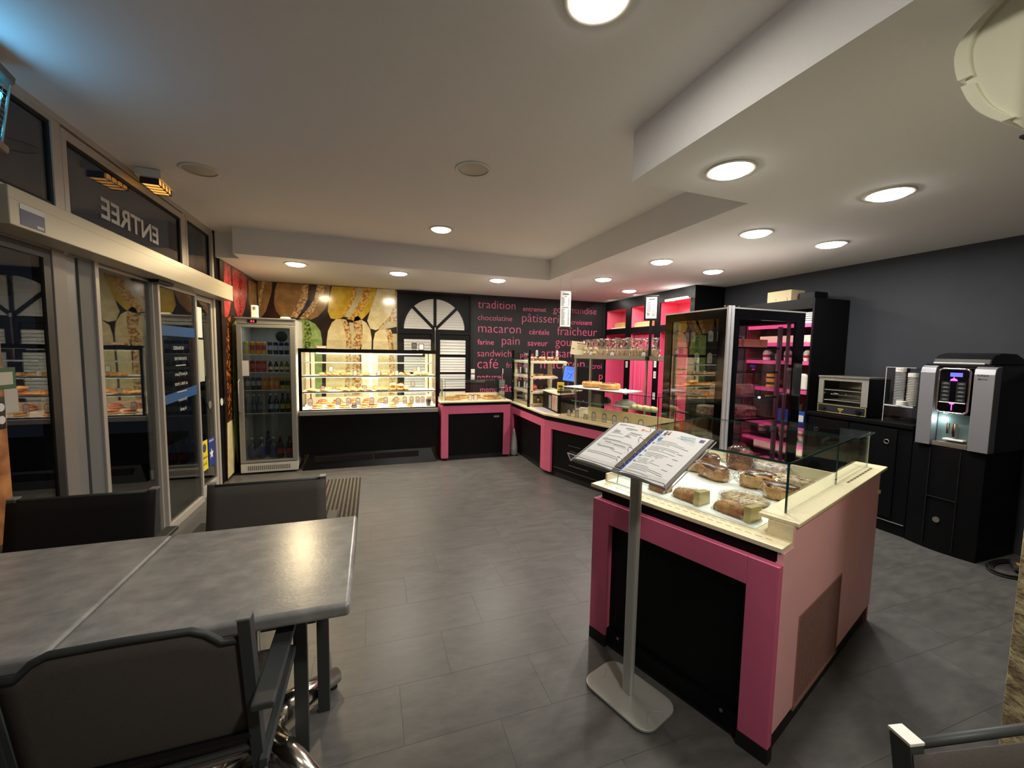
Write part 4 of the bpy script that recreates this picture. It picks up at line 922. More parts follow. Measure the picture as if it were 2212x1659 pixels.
# glass display on the till counter (local frame: x along the counter, y into it)
RZ = math.atan2(QY, QX)
def L2(s,o,z): return W2(s,o,z)
gd2 = thing('counter_display','low rectangular glass display on the till counter with two round pies on it','display case',(PX,PY,.765),RZ)
g = (.25,1.575,.03,.335,.0,.350)
Mb().box(g[0],g[1],g[2],g[2]+.005,0,g[5]).box(g[0],g[0]+.005,g[2],g[3],0,g[5]).box(g[1]-.005,g[1],g[2],g[3],0,g[5]).box(g[0],g[1],g[2],g[3],g[5],g[5]+.006).build('glass_box', M_glass, gd2)
edges(gd2,g[0],g[1],g[2],g[3],0,g[5]+.004,m=M_gloss)
Mb().box(g[0]+.03,g[1]-.01,g[2]+.16,g[3]-.02,.180,.187).build('inner_shelf', M_glass, gd2)
Mb().box(g[0]+.03,g[1]-.01,g[2]+.157,g[2]+.160,.179,.188).build('shelf_edge', mat('mint_edge', srgb(80,170,140), .15), gd2)
Mb().box(g[0]-.0,g[1]+.01,-.005,.35,.0005,.012).build('wood_tray', M_wood, gd2)
Mb().box(.45,g[1],.295,.315,.012,.12).build('rear_rail', M_creamwood, gd2)
Mb().box(.26,1.14,.05,.39,g[5]+.0065,g[5]+.014).build('white_board', M_paper, gd2)
for i,(s,o) in enumerate(((.56,.235),(.84,.205))):
    t = thing('round_pie','tall round golden pie on the white board, %s of two' % ('left','right')[i],'pie',L2(s,o,.765+.364),i*.5,'round pies on the glass display')
    Mb().lathe([(0,0),(.095,0),(.118,.02),(.120,.05),(.110,.066),(.098,.058),(0,.056)],seg=26,cap=False).build('crust', mat('pie_crust', srgb(196,140,66), .5, scale=18, col2=srgb(220,170,96), bump=.4), t, smooth=True)
    tp_ = Mb(); r = random.Random(i)
    for k in range(26):
        a = r.uniform(0,6.28); q = .094*math.sqrt(r.random()); tp_.lathe([(0,0),(.013,.002),(.012,.012),(0,.018)],c=(q*cos(a),q*sin(a),.052),seg=6,cap=False)
    tp_.build('topping', M_darkcrust, t, smooth=True)
for i,(s,h) in enumerate(((.37,.085),(.50,.085),(.635,.06),(.755,.10),(.905,.10),(1.04,.10),(1.19,.10),(1.37,.10))):
    price_tag(*L2(s,.055,.778),'white price card with black rounded top in the counter display, %s from the left' % ORD[i],'price cards in the counter display',rz=RZ+.25,h=h,w_=.048,stem=0)
# things lying inside and on the shelf
t = thing('black_pouch','small black pouch lying inside the counter display','pouch',L2(.72,.30,.953),RZ); lump('pouch', .075,.045,.045, M_rub, 300, t, amp=.25)
t = thing('clear_bag','crumpled clear bag lying inside the counter display','bag',L2(1.0,.31,.953),RZ); lump('film', .15,.05,.045, mat('milky_film', srgb(190,190,188), .3, bump=1.0, bscale=35), 301, t, amp=.3)
bl = thing('braided_bread','pale braided bread at the right end of the display shelf','bread',L2(1.27,.26,.953),RZ)
for k in range(7):
    o = lump('braid', .035,.036,.026, mat('pale_braid', srgb(222,206,150), .6, bump=.5, bscale=50), 310+k, bl, loc=(-.13+k*.042,(.010 if k%2 else -.010),0)); o.rotation_euler = (0,0,.6 if k%2 else -.6)
t = Mb().box(-.09,.09,-.03,.03,0,.004).build('white_card', M_paper); t.location = L2(.98,.03+.20,.765+.188); t.rotation_euler=(0,0,RZ+.1); tag(t,'thin white card on the shelf of the counter display','card')

# steel rack behind
rk = thing('steel_rack','steel shelf rack on square legs behind the counter display','rack',(PX,PY,0),RZ)
Mb().box(0,1.24,.50,.83,1.455,1.462).box(0,1.24,.50,.505,1.455,1.505).box(0,.005,.50,.83,1.455,1.505).box(0,1.24,.825,.83,1.455,1.505).build('shelf', M_steel, rk)
for (a,b) in ((.005,.505),(.005,.795)):
    Mb().box(a,a+.028,b,b+.028,.766,1.455).build('leg', M_steel, rk)
Mb().box(1.02,1.04,.60,.62,.766,1.455).build('leg', M_steel, rk)
M_bis = mat('biscuit', srgb(240,206,146), .7, scale=40, col2=srgb(250,230,180), var=.15, bump=.4, bscale=80)
M_bis2 = mat('sable_biscuit', srgb(222,188,130), .7, scale=30, col2=srgb(244,222,176), var=.2, bump=.5, bscale=70)
M_gold = mat('gold_clip', srgb(150,112,40), .35, .6)
def bag(s, o, i, kind, row):
    x,y,_ = L2(s,o,0)
    t = thing('biscuit_bag','bag of biscuits in the %s row on the steel rack, %s from the left' % (row, ORD[i]),'bag',(x,y,1.463),RZ+RND.uniform(-.25,.25),'biscuit bags on the steel rack')
    hw, hd = .036, .026; zt_ = .245+RND.uniform(-.01,.012)
    Mb().hexa([(-hw,-hd,0),(hw,-hd,0),(hw,hd,0),(-hw,hd,0)],[(-hw*1.1,-hd*1.1,.12),(hw*1.1,-hd*1.1,.12),(hw*1.1,hd*1.1,.12),(-hw*1.1,hd*1.1,.12)]).build('film', M_film2, t)
    Mb().hexa([(-hw*.95,-hd*.9,.1205),(hw*.95,-hd*.9,.1205),(hw*.95,hd*.9,.1205),(-hw*.95,hd*.9,.1205)],[(-.025,-.008,.190),(.025,-.008,.190),(.025,.008,.190),(-.025,.008,.190)]).hexa([(-.025,-.008,.190),(.025,-.008,.190),(.025,.008,.190),(-.025,.008,.190)],[(-.05,-.012,zt_),(.05,-.016,zt_-.008),(.05,.004,zt_),(-.05,.008,zt_-.01)]).build('neck_film', M_film2, t)
    Mb().box(-.006,.006,-.012,-.006,.175,.212).build('clip', M_gold, t)
    b = Mb(); r = random.Random(i*7+int(o*100))
    if kind == 0:
        for k in range(4): b.cyl((-.03,-.016+(k%2)*.018,.026+k*.022),.016,.058,'x',9)
        for k in range(2): b.lathe([(0,0),(.028,.002),(.026,.014),(0,.02)],c=(0,0,.105+k*.016),seg=10,cap=False)
    elif kind == 1:
        for k in range(5): b.hexa([(-.032+k*.013,-.022,.004),(-.024+k*.013,-.022,.004),(-.024+k*.013,.022,.004),(-.032+k*.013,.022,.004)],[(-.034+k*.013,-.022,.10+r.uniform(0,.03)),(-.025+k*.013,-.022,.11+r.uniform(0,.02)),(-.025+k*.013,.022,.12),(-.034+k*.013,.022,.12)])
    else:
        for k in range(8): b.box(-.031,.031+r.uniform(-.006,.0),-.022,.022,.004+k*.0145,.0155+k*.0145)
    b.build('biscuits', M_bis if kind==0 else M_bis2, t)
for i in range(13): bag(.145+i*.083,.565 if i<11 else .605,i,0 if i<3 else (1 if i>8 else 2),'front')
for i in range(11): bag(.20+i*.088,.685,i,2 if i<8 else 1,'middle')
for i,s in enumerate((.265,.60,1.04)): price_tag(*L2(s,.522,1.463),'dark framed price card on the front lip of the steel rack, %s of three' % ORD[i],'price cards on the steel rack',rz=RZ+.35,h=.10,w_=.055,stem=0,tilt=radians(-10))
rs = thing('rack_sign','cream paper sign leaning at the left end of the steel rack','sign',L2(.03,.53,1.47),RZ); rs.rotation_euler=(0,radians(7),RZ+.25)
Mb().box(-.115,.115,0,.003,.03,.205).build('sheet', mat('cream_sheet', srgb(232,220,186), .7), rs); Mb().box(-.005,.005,.003,.01,0,.10).build('support', M_dark, rs)
sl = Mb(); sl.box(-.03,.09,-.001,0,.175,.190)
for k in range(4): sl.box(-.02,.08,-.001,0,.105+k*.017,.112+k*.017)
sl.box(-.10,-.06,-.001,0,.10,.115); sl.build('print', mat('ochre_ink', srgb(150,130,80), .7), rs)
# hanging price list
hs = thing('price_list','white printed price list hanging on two chains from the low ceiling','sign',(2.424,4.95,0),0)
hs.rotation_euler = (0,0,0)
Mb().box(-.074,.076,-.002,.002,1.872,2.335).build('sheet', M_paper, hs)
pr = Mb(); r = random.Random(3)
pr.box(-.04,.045,-.0035,-.0022,2.288,2.302); pr.box(-.012,.012,-.0035,-.0022,2.262,2.270); pr.box(-.045,.045,-.0035,-.0022,2.118,2.126)
for k in range(22):
    z = 2.245-k*.0165
    if abs(z-2.12) < .02: continue
    pr.box(-.058,-.058+r.uniform(.03,.055),-.0035,-.0022,z,z+.005); pr.box(.036,.058,-.0035,-.0022,z,z+.005)
pr.build('print', M_ink, hs)
for x in (-.070,.072):
    ch = Mb()
    for k in range(14):
        z = 2.337+k*.0118; a = pi/2*(k%2)
        ch.tube([(x+.003*cos(t_)*cos(a),.003*cos(t_)*sin(a),z+.006+.007*sin(t_)) for t_ in [j*pi/3 for j in range(6)]],.0009,4,closed=True)
    ch.build('chain', M_steel, hs)
# black framed menu sign on a post
ms = thing('menu_sign','black framed menu sign on a dark post beside the tall case','sign',L2(1.12,.52,0),RZ); ms.rotation_euler=(0,0,RZ+.55)
Mb().box(-.075,.075,0,.015,1.895,2.165).build('frame', M_dark, ms, bevel=.003); sh_ = Mb().box(-.056,.056,-.0015,0,1.918,2.148).build('sheet', M_paper, ms)
Mb().box(-.014,.014,.016,.034,1.506,2.0).cyl((0,.025,1.463),.05,.04,'z',16).build('post', M_dark, ms)
mk = Mb(); mk.box(-.03,.035,-.0025,-.0015,2.120,2.132)
for k in range(8): mk.box(-.045,-.005,-.0025,-.0015,2.09-k*.014,2.094-k*.014)
mk.build('print', M_ink, sh_)
for a,b,c_ in ((.012,2.05,(70,110,150)),(.012,2.005,(190,170,70)),(-.045,1.97,(110,130,80)),(.012,1.965,(120,110,60))):
    Mb().box(a,a+.034,-.0027,-.0015,b-.018,b+.02 if b>2.03 else b+.012).build('photo', mat('photo_%d'%int(b*100+a*1000), srgb(*c_), .5, scale=40, col2=srgb(220,220,200), var=.3), sh_)

# ================================================================== BLACK WALL UNIT WITH PINK NICHES (far right)
u1 = thing('bread_wall_unit','black wall unit with bright pink niches reaching the ceiling at the back right','shelving',(0,0,0))
UX = 4.27
nich = [(6.30,6.94,1.982,2.33,'a'),(5.625,6.165,1.982,2.33,'b'),(4.745,5.48,1.982,2.33,'c'),
        (6.30,6.94,.45,1.88,'d'),(5.51,6.15,.45,1.88,'e'),(4.745,5.39,.45,1.88,'f')]
fb = Mb()
ys = [4.66,4.745,5.435,5.56,6.16,6.29,6.945,6.965]
fb.box(UX,UX+.02,4.66,4.745,0,2.498).box(UX,UX+.02,5.39,5.51,0,2.498).box(UX,UX+.02,6.15,6.30,0,2.498).box(UX,UX+.02,6.94,6.966,0,2.498)
for a,b in ((4.745,5.39),(5.51,6.15),(6.30,6.94)): fb.box(UX,UX+.02,a,b,0,.45).box(UX,UX+.02,a,b,1.88,1.982).box(UX,UX+.02,a,b,2.33,2.498)
fb.box(UX,UX+.02,5.39,5.48,1.982,2.33) if False else None
fb.build('front', M_black, u1)
Mb().box(UX+.02,XR-.002,4.66,4.68,0,2.498).box(UX+.02,XR-.002,6.95,6.966,0,2.498).box(XR-.02,XR-.002,4.68,6.95,0,2.498).build('carcass', M_black, u1)
for a,b in ((4.745,5.39),(5.51,6.15),(6.30,6.94)):
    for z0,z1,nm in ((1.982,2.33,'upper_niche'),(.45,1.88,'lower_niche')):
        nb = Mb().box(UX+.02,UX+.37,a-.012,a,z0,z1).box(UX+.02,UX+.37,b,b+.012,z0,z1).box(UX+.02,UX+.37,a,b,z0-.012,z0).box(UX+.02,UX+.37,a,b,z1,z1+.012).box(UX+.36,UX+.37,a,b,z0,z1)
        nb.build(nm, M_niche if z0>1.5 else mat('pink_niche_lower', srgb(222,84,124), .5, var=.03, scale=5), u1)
for y,z in ((6.22,1.34),(5.45,1.375),(5.45,1.20),(6.22,.86),(5.45,.86)):
    t = thing('shelf_label','small white price label on the black post of the wall unit, %s post, %s' % ('far' if y>6 else 'near', 'upper' if z>1.3 else ('middle' if z>1 else 'lower')),'label',(UX-.001,y,z)); 
    Mb().box(-.002,0,-.03,.03,-.055,.055).build('card', M_paper, t); Mb().box(-.003,-.002,-.02,.02,-.03,-.024).box(-.003,-.002,-.02,.02,-.005,.001).box(-.003,-.002,-.02,.02,.02,.026).build('print', M_ink, t)
tl = Mb().box(4.16,4.19,4.70,5.15,2.315,2.34).build('tube', emis('niche_tube', (1,.97,.88,1), 9.0), u1)
Mb().box(4.19,UX,4.74,4.78,2.318,2.335).box(4.19,UX,5.07,5.11,2.318,2.335).build('tube_bracket', M_white, u1)
for y,e_ in ((4.93,3.2),(5.85,3.6),(6.62,2.8)):
    ld = bpy.data.lights.new('niche_light','AREA'); ld.shape='RECTANGLE'; ld.size=.04; ld.size_y=.45; ld.energy=e_; ld.color=(1,.93,.82)
    o = bpy.data.objects.new('niche_light', ld); COL.objects.link(o); o.parent = u1; o.location=(4.05,y,2.47); o.rotation_euler=Vector((.45,0,-.9)).to_track_quat('-Z','Y').to_euler()
# bread crackers stacked in the upper niches
for (ya,yb,n,lab) in ((6.36,6.72,9,'far'),(5.70,6.11,11,'near')):
    for k in range(n):
        y = ya+(yb-ya)*k/(n-1)
        t = thing('crisp_bread','upright golden toast slice in the %s pink niche, %s from the front' % (lab, ORD[k]),'bread',(4.42,y,2.006 if lab=='far' else 1.983),0,'toast slices in the %s niche' % lab)
        Mb().prism([(-.09,0),(.09,0),(.095,.06),(.06,.085+.01*(k%3)),(-.06,.085+.008*(k%2)),(-.095,.06)],-.012,.012,'y').build('slice', M_crust if lab=='far' else mat('toast', srgb(222,160,104), .6, scale=30, col2=srgb(240,196,140), bump=.3), t)
t = Mb().box(4.30,4.55,6.31,6.80,1.983,2.005).build('white_tray', M_white, bevel=.004); tag(t,'white tray under the toast slices in the far pink niche','tray')
cur = Mb(); pts = []
for k in range(41):
    y = 5.53+.60*k/40; pts.append((UX+.10+.015*sin(k*1.4)+.01*sin(k*.6), y))
cv = [(p[0],p[1],z) for z in (.62,1.86) for p in pts]
cur.add(cv,[(k,k+1,41+k+1,41+k) for k in range(40)]); o = cur.build('pink_curtain', mat('pink_cloth', srgb(226,76,120), .7), smooth=True); tag(o,'pink pleated cloth hanging in the tall middle niche','curtain')

# ================================================================== TALL GLASS CASE
tc = thing('tall_glass_case','tall black framed glass case with silver corner posts behind the island counter','display case',(0,0,0))
TA,TB,TR,TD = Vector((2.86,2.71,0)),Vector((2.852,3.505,0)),Vector((3.765,2.725,0)),Vector((3.77,3.52,0))
TH = 1.925
def wallframe(P, Q_, z0, z1, wl_, wr, wt, wb, th, name, m):
    """frame in the vertical plane P->Q_, thickness th to the inside (left of direction)"""
    d = (Q_-P); L = d.length; d.normalize(); n = Vector((-d.y,d.x,0))*th
    def bx(a,b,za,zb):
        p0=P+d*a; p1=P+d*b; return [tuple((v+Vector((0,0,za)))[:]) for v in (p0,p1,p1+n,p0+n)],[tuple((v+Vector((0,0,zb)))[:]) for v in (p0,p1,p1+n,p0+n)]
    b = Mb()
    for q in (bx(0,wl_,z0,z1),bx(L-wr,L,z0,z1),bx(wl_,L-wr,z1-wt,z1),bx(wl_,L-wr,z0,z0+wb)): b.hexa(*q)
    b.build(name, m, tc)
    q = bx(wl_,L-wr,z0+wb,z1-wt); return q
def quadglass(P, Q_, a, b, z0, z1, off, name, m, th=.006):
    d = (Q_-P); L = d.length; d.normalize(); n = Vector((-d.y,d.x,0))
    p0=P+d*a+n*off; p1=P+d*(L-b)+n*off; f = lambda v,z: (v.x,v.y,z)
    return Mb().hexa([f(p0,z0),f(p1,z0),f(p1+n*th,z0),f(p0+n*th,z0)],[f(p0,z1),f(p1,z1),f(p1+n*th,z1),f(p0+n*th,z1)]).build(name, m, tc)
M_tglass = glass('case_glass', (.86,.90,.86,1), 1.60, 0.0, 2.6)
M_tglass2 = glass('case_glass_plum', (.80,.62,.72,1), 1.5, 0.0, 1.0)
wallframe(TB,TA,.45,TH,.10,.12,.075,.10,.02,'left_frame',M_gloss); quadglass(TB,TA,.09,.11,.52,TH-.06,.006,'left_glass',M_tglass)
wallframe(TA,TR,.45,TH,.11,.115,.085,.10,.02,'right_frame',M_gloss); quadglass(TA,TR,.10,.105,.52,TH-.07,.006,'right_glass',M_tglass2)
wallframe(TR,TD,.45,TH,.08,.08,.08,.10,.02,'rear_frame',M_gloss); quadglass(TR,TD,.07,.07,.52,TH-.07,.006,'rear_glass',M_glass)
wallframe(TD,TB,.45,TH,.08,.08,.08,.10,.02,'rear_frame',M_gloss); quadglass(TD,TB,.07,.07,.52,TH-.07,.006,'rear_glass',M_glass)
f2 = lambda v: (v.x,v.y)
Mb().prism([f2(TA),f2(TR),f2(TD),f2(TB)],0,.45,'z').build('base', M_black, tc)
Mb().prism([f2(TA),f2(TR),f2(TD),f2(TB)],TH,TH+.012,'z').build('top', M_alu, tc)
Mb().prism([f2(TA+Vector((.02,.02,0))),f2(TR+Vector((-.02,.02,0))),f2(TD+Vector((-.02,-.02,0))),f2(TB+Vector((.02,-.02,0)))],.45,.47,'z').build('floor_panel', M_black, tc)
M_post = mat('silver_post', srgb(196,194,198), .3, .5)
d1_ = (TB-TA).normalized(); d2_ = (TR-TA).normalized()
pb_ = TA-d1_*.012-d2_*.012
Mb().cyl((pb_.x-.008,pb_.y+.008,0.02),.016,TH+.0,'z',12).cyl((pb_.x+.022,pb_.y-.004,0.02),.014,TH,'z',12).build('corner_post', M_post, tc, smooth=False)
for k in range(3): Mb().cyl((TA.x+.01+.05*k-(.05 if k==0 else 0),TA.y+.02,TH+.012),.008,.012,'z',10).build('bolt', M_chrome, tc)
Mb().hexa(*[[tuple((TR+Vector(v)+Vector((0,0,z)))[:]) for v in ((-.165,.03,0),(-.135,.03,0),(-.135,.045,0),(-.165,.045,0))] for z in (.55,TH-.09)]).hexa(*[[tuple((TR+Vector(v)+Vector((0,0,z)))[:]) for v in ((-.245,.05,0),(-.205,.05,0),(-.205,.07,0),(-.245,.07,0))] for z in (.55,TH-.13)]).build('inner_upright', M_alu, tc)
Mb().hexa(*[[tuple((TB+Vector(v)+Vector((0,0,z)))[:]) for v in ((.01,-.14,0),(.02,-.11,0),(.045,-.12,0),(.035,-.15,0))] for z in (.55,TH-.09)]).build('inner_upright', M_alu, tc)
for z in (.62,.80,.965,1.165,1.39,1.605):
    ip = [f2(TA+Vector((.05,.05,0))),f2(TR+Vector((-.26,.05,0))),f2(TD+Vector((-.26,-.10,0))),f2(TB+Vector((.05,-.10,0)))]
    s_ = Mb().prism(ip,z-.008,z,'z').build('glass_shelf', M_glass, tc)
    eb = Mb(); a_,b_ = Vector(ip[0]+(0,)),Vector(ip[1]+(0,)); eb.box(min(a_.x,b_.x),max(a_.x,b_.x),a_.y-.006,a_.y,z-.014,z)
    a2,b2 = Vector(ip[3]),Vector(ip[0]); eb.hexa([(a2.x-.006,a2.y,z-.014),(b2.x-.006,b2.y,z-.014),(b2.x,b2.y,z-.014),(a2.x,a2.y,z-.014)],[(a2.x-.006,a2.y,z),(b2.x-.006,b2.y,z),(b2.x,b2.y,z),(a2.x,a2.y,z)])
    eb.build('edge', M_dark, s_)
def wheel(x,y,z,r_,h,m,lab):
    t = thing('cut_cake',lab,'cake',(x,y,z),0,'round cakes in the tall glass case')
    Mb().lathe([(0,0),(r_,0),(r_*1.02,.01),(r_*1.02,h-.01),(r_*.97,h),(0,h)],seg=28,cap=False).build('side', m, t, smooth=False)
    Mb().lathe([(0,h+.0005),(r_*.95,h+.0005),(r_*.93,h+.006),(0,h+.006)],seg=28,cap=False).build('top', M_flour, t)
    return t
M_ck1 = mat('pink_cream_cake', srgb(176,90,78), .5, scale=9, col2=srgb(222,206,164), var=.3); M_ck2 = mat('speckled_cake', srgb(150,92,80), .6, scale=40, col2=srgb(204,170,150), var=.3)
wheel(3.20,3.02,1.166,.145,.075,M_ck1,'pink and cream cake on the fourth shelf of the tall case, left one')
wheel(3.47,3.10,1.166,.11,.07,M_stone,'plain cream cake on the fourth shelf of the tall case, right one')
wheel(3.35,3.02,.966,.15,.075,M_ck2,'speckled brown cake on the fifth shelf of the tall case')
wheel(3.08,3.12,.966,.10,.07,M_ck2,'smaller speckled cake left of the large one in the tall case')
wheel(3.33,3.04,.801,.14,.07,M_ck1,'pink and cream cake on the sixth shelf of the tall case')
wheel(3.25,3.0,.621,.14,.07,M_ck1,'pale cake on the lowest shelf of the tall case')
t = thing('nougat_block','yellowish white nougat block on the second shelf of the tall case, left one','nougat',(3.045,2.80,1.606)); Mb().box(-.08,.06,0,.10,0,.072).build('block', mat('nougat', srgb(214,186,128), .5, scale=8, col2=srgb(232,210,160), bump=.2), t, bevel=.004); Mb().box(-.03,.03,-.001,0,.02,.05).build('stain', mat('amber_stain', srgb(206,130,70), .4), t)
t = thing('nougat_block','longer nougat block with amber drip on the second shelf of the tall case','nougat',(3.27,2.79,1.606)); Mb().box(-.15,.13,0,.10,0,.070).build('block', MATS['nougat'], t, bevel=.004); Mb().prism([(.02,.07),(.06,.07),(.05,.02),(.04,.03)],-.002,0,'y').build('drip', mat('amber_drip', srgb(226,166,30), .3), t)
t = thing('blue_packet','small blue and white packet behind the nougat in the tall case','packet',(3.22,2.96,1.606)); Mb().box(-.055,.055,-.03,.03,0,.105).build('pack', M_white, t); Mb().box(-.05,.03,-.031,-.030,.03,.095).build('blue_face', flat('blue_face',66,132,190), t)
for i,(x,y,z,tl_) in enumerate(((3.11,2.90,1.676,.1),(3.16,2.90,1.241,.12),(3.13,2.88,.966,.0),(2.95,3.16,1.42,0),(2.95,3.00,1.42,0),(2.93,2.88,1.62,0),(2.93,2.98,1.62,0),(2.93,3.28,1.62,0),(2.93,3.20,1.62,0))):
    price_tag(x,y,z,'dark framed price card inside the tall glass case, %s' % ['above the nougat','beside the pink cake','beside the speckled cake','mid height rear','mid height front','top front left','top front right','top rear left','top rear right'][i],'price cards in the tall glass case',rz=(0 if i<3 else RZ+.7),h=.11,w_=.05,stem=.03,tilt=tl_)
t = thing('orange_card','small orange card behind the glass low in the tall case','card',(2.905,3.20,.80)); Mb().box(-.06,.06,-.03,-.028,0,.10).build('card', mat('orange_card', srgb(232,86,50), .5), t); t.rotation_euler=(0,0,-.7)
t = thing('white_tag_card','white shaped card hanging at the top left inside the tall case','card',(2.880,3.38,1.73)); t.rotation_euler=(0,0,-1.2)
Mb().prism([(-.05,0),(.05,0),(.05,.10),(.03,.115),(0,.125),(-.03,.115),(-.05,.10)],0,.003,'y').build('card', M_paper, t)

# ================================================================== SHELF UNIT BESIDE THE TOASTER
u2 = thing('packaging_shelves','black shelf unit with burgundy inside and pink shelf edges on the right wall','shelving',(0,0,0))
a0,a1 = 3.005,3.82
Mb().box(4.27,4.79,a0,a0+.02,0,2.13).box(4.27,4.79,a1-.02,a1,0,2.13).box(4.27,4.79,a0+.02,a1-.02,2.025,2.13).box(4.27,4.79,a0+.02,a1-.02,0,.10).build('carcass', M_black, u2, bevel=.002)
Mb().box(4.77,4.785,a0+.02,a1-.02,.10,2.025).box(4.285,4.77,a0+.02,a0+.028,.10,2.025).box(4.285,4.77,a1-.028,a1-.02,.10,2.025).build('lining', M_burg, u2)
M_edge = mat('pink_shelf_edge', srgb(222,84,148), .45); M_edge2 = mat('plum_shelf_edge', srgb(150,36,84), .5)
SZ = [1.877,1.678,1.481,1.172,.777,.576]
for z in SZ:
    s_ = Mb().box(4.30,4.77,a0+.03,a1-.03,z-.022,z-.002).build('shelf', M_burg, u2)
    Mb().box(4.292,4.300,a0+.03,a1-.03,z-.040,z).build('edge', M_edge2 if False else M_edge, s_)
cb = thing('cardboard_box','beige cardboard box with hand tab standing on top of the right shelf unit','box',(4.50,3.50,2.131))
Mb().box(-.11,.10,-.145,.145,0,.135).build('body', mat('beige_card', srgb(188,172,134), .7), cb, bevel=.003)
Mb().box(-.112,-.11,-.10,-.06,.03,.045).box(-.112,-.11,.03,.10,.03,.045).build('slot', mat('dark_slot', srgb(60,52,40), .8), cb)
Mb().prism([(-.10,.0),(.10,.0),(.10,.05),(.05,.05),(.03,.035),(-.03,.035),(-.05,.05),(-.10,.05)],-.115,-.1115,'x').build('tab', MATS['beige_card'], cb)
t = thing('dark_carton','dark flat carton behind the beige box on the right shelf unit','box',(4.55,3.23,2.131)); Mb().box(-.10,.10,-.09,.09,0,.09).build('body', M_black, t, bevel=.003)
t = thing('white_carton','white printed carton on the top shelf of the right shelf unit','box',(4.42,3.14,1.878)); Mb().box(-.10,.12,-.10,.10,0,.115).build('body', M_paper, t)
pp = Mb(); 
for k in range(4): pp.box(-.102,-.10,-.08,.05-.02*(k%2),.025+k*.022,.031+k*.022)
pp.build('print', M_ink, t)
t = thing('cream_carton','long cream carton on the second shelf of the right shelf unit','box',(4.42,3.35,1.679)); Mb().box(-.10,.12,-.30,.30,0,.075).build('body', M_stone, t, bevel=.003); Mb().prism([(-.25,.02),(-.12,.02),(-.18,-.045),(-.20,-.04)],-.108,-.102,'x').build('torn_flap', M_stone, t)
for i,y in enumerate((3.12,3.34,3.60)):
    t = thing('white_tub','white tub with red band on the packaging shelves, %s from the right' % ORD[i],'tub',(4.40,y,1.482),0,'white tubs')
    Mb().lathe([(.045,0),(.05,.03),(.052,.075),(.045,.10),(.03,.12),(0,.125)],seg=16,cap=False).build('body', M_white, t, smooth=True); Mb().lathe([(.0515,.035),(.0535,.062)],seg=16,cap=False).build('band', mat('red_band', srgb(170,30,50), .4), t)
t = thing('dark_canister','dark canister between the white tubs','canister',(4.42,3.47,1.482)); Mb().box(-.05,.05,-.07,.07,0,.085).build('body', M_dark, t, bevel=.01); Mb().box(-.052,-.050,-.012,.012,.01,.075).build('label', M_framegrey, t)
t = thing('white_holder','white moulded holder with two dark holes on the fourth shelf','holder',(4.38,3.13,1.173)); Mb().prism([(-.09,0),(.09,0),(.095,.05),(.07,.15),(.03,.175),(-.03,.175),(-.07,.15),(-.095,.05)],-.05,.05,'x').build('body', M_white, t, bevel=.015)
Mb().cyl((-.053,.045,.05),.018,.004,'x',14).cyl((-.053,.045,.10),.015,.004,'x',14).build('hole', M_dark, t)
t = thing('yellow_tin','yellow and black tin standing on the fourth shelf','tin',(4.38,3.52,1.173)); Mb().cyl((0,0,0),.05,.15,'z',20).build('body', mat('yellow_tin', srgb(206,170,50), .35), t); Mb().cyl((0,0,.03),.0505,.03,'z',20).cyl((0,0,.10),.0505,.02,'z',20).build('band', M_dark, t)
t = thing('blue_crate','blue plastic crate between shelves of the right unit','crate',(4.42,3.20,.778)); Mb().box(-.12,.12,-.15,.15,0,.01).box(-.12,-.11,-.15,.15,.01,.17).box(.11,.12,-.15,.15,.01,.17).box(-.11,.11,-.15,-.14,.01,.17).box(-.11,.11,.14,.15,.01,.17).build('body', mat('blue_crate', srgb(36,84,170), .4), t, bevel=.002); Mb().box(-.122,-.12,-.14,-.09,.06,.13).build('label', M_paper, t)
t = thing('cardboard_tub','round brown tub standing in the blue crate','tub',(4.40,3.22,.789)); Mb().lathe([(0,0),(.06,0),(.07,.22),(.06,.22),(.055,.02)],seg=18,cap=False).build('body', mat('brown_tub', srgb(130,104,66), .6), t)
t = thing('white_clip','small white dispenser on the lower shelf of the right unit','dispenser',(4.36,3.10,.577)); Mb().box(-.05,.05,-.05,.05,0,.02).build('foot', M_white, t, bevel=.004); Mb().prism([(-.05,.02),(.05,.02),(.01,.09),(-.015,.09)],-.02,.02,'x').build('arm', M_white, t, bevel=.004)
t = thing('white_dish','low white dish on the fifth shelf of the right unit','dish',(4.35,3.09,.600))
bpy.data.objects.remove(t)

# ================================================================== CABINET WITH TOASTER
cb2 = thing('side_cabinet','black side cabinet with ring handle under the toaster','cabinet',(0,0,0))
Mb().box(4.285,4.79,2.125,2.995,.0,.935).build('body', M_black, cb2, bevel=.002)
Mb().box(4.262,4.79,2.115,3.0,.935,.972).build('top', M_black, cb2, bevel=.004)
dd = Mb().box(4.270,4.284,2.225,2.60,.135,.915).build('door', M_black, cb2, bevel=.003); dd2 = Mb().box(4.270,4.284,2.61,2.985,.135,.915).build('door', M_black, cb2, bevel=.003)
Mb().tube([(4.266,2.295+.018*cos(a*pi/8),.80+.018*sin(a*pi/8)) for a in range(16)],.004,6,closed=True).build('ring_handle', M_steel, dd, smooth=True)
Mb().tube([(4.266,2.90+.018*cos(a*pi/8),.80+.018*sin(a*pi/8)) for a in range(16)],.004,6,closed=True).build('ring_handle', M_steel, dd2, smooth=True)
Mb().box(4.272,4.2845,2.13,2.99,.10,.104).build('kick_line', M_framegrey, cb2)
to = thing('toaster_oven','steel snack toaster oven with two shelves and two black knobs','toaster',(0,0,0))
tx,ty0,ty1,tz = 4.285,2.475,2.915,.972
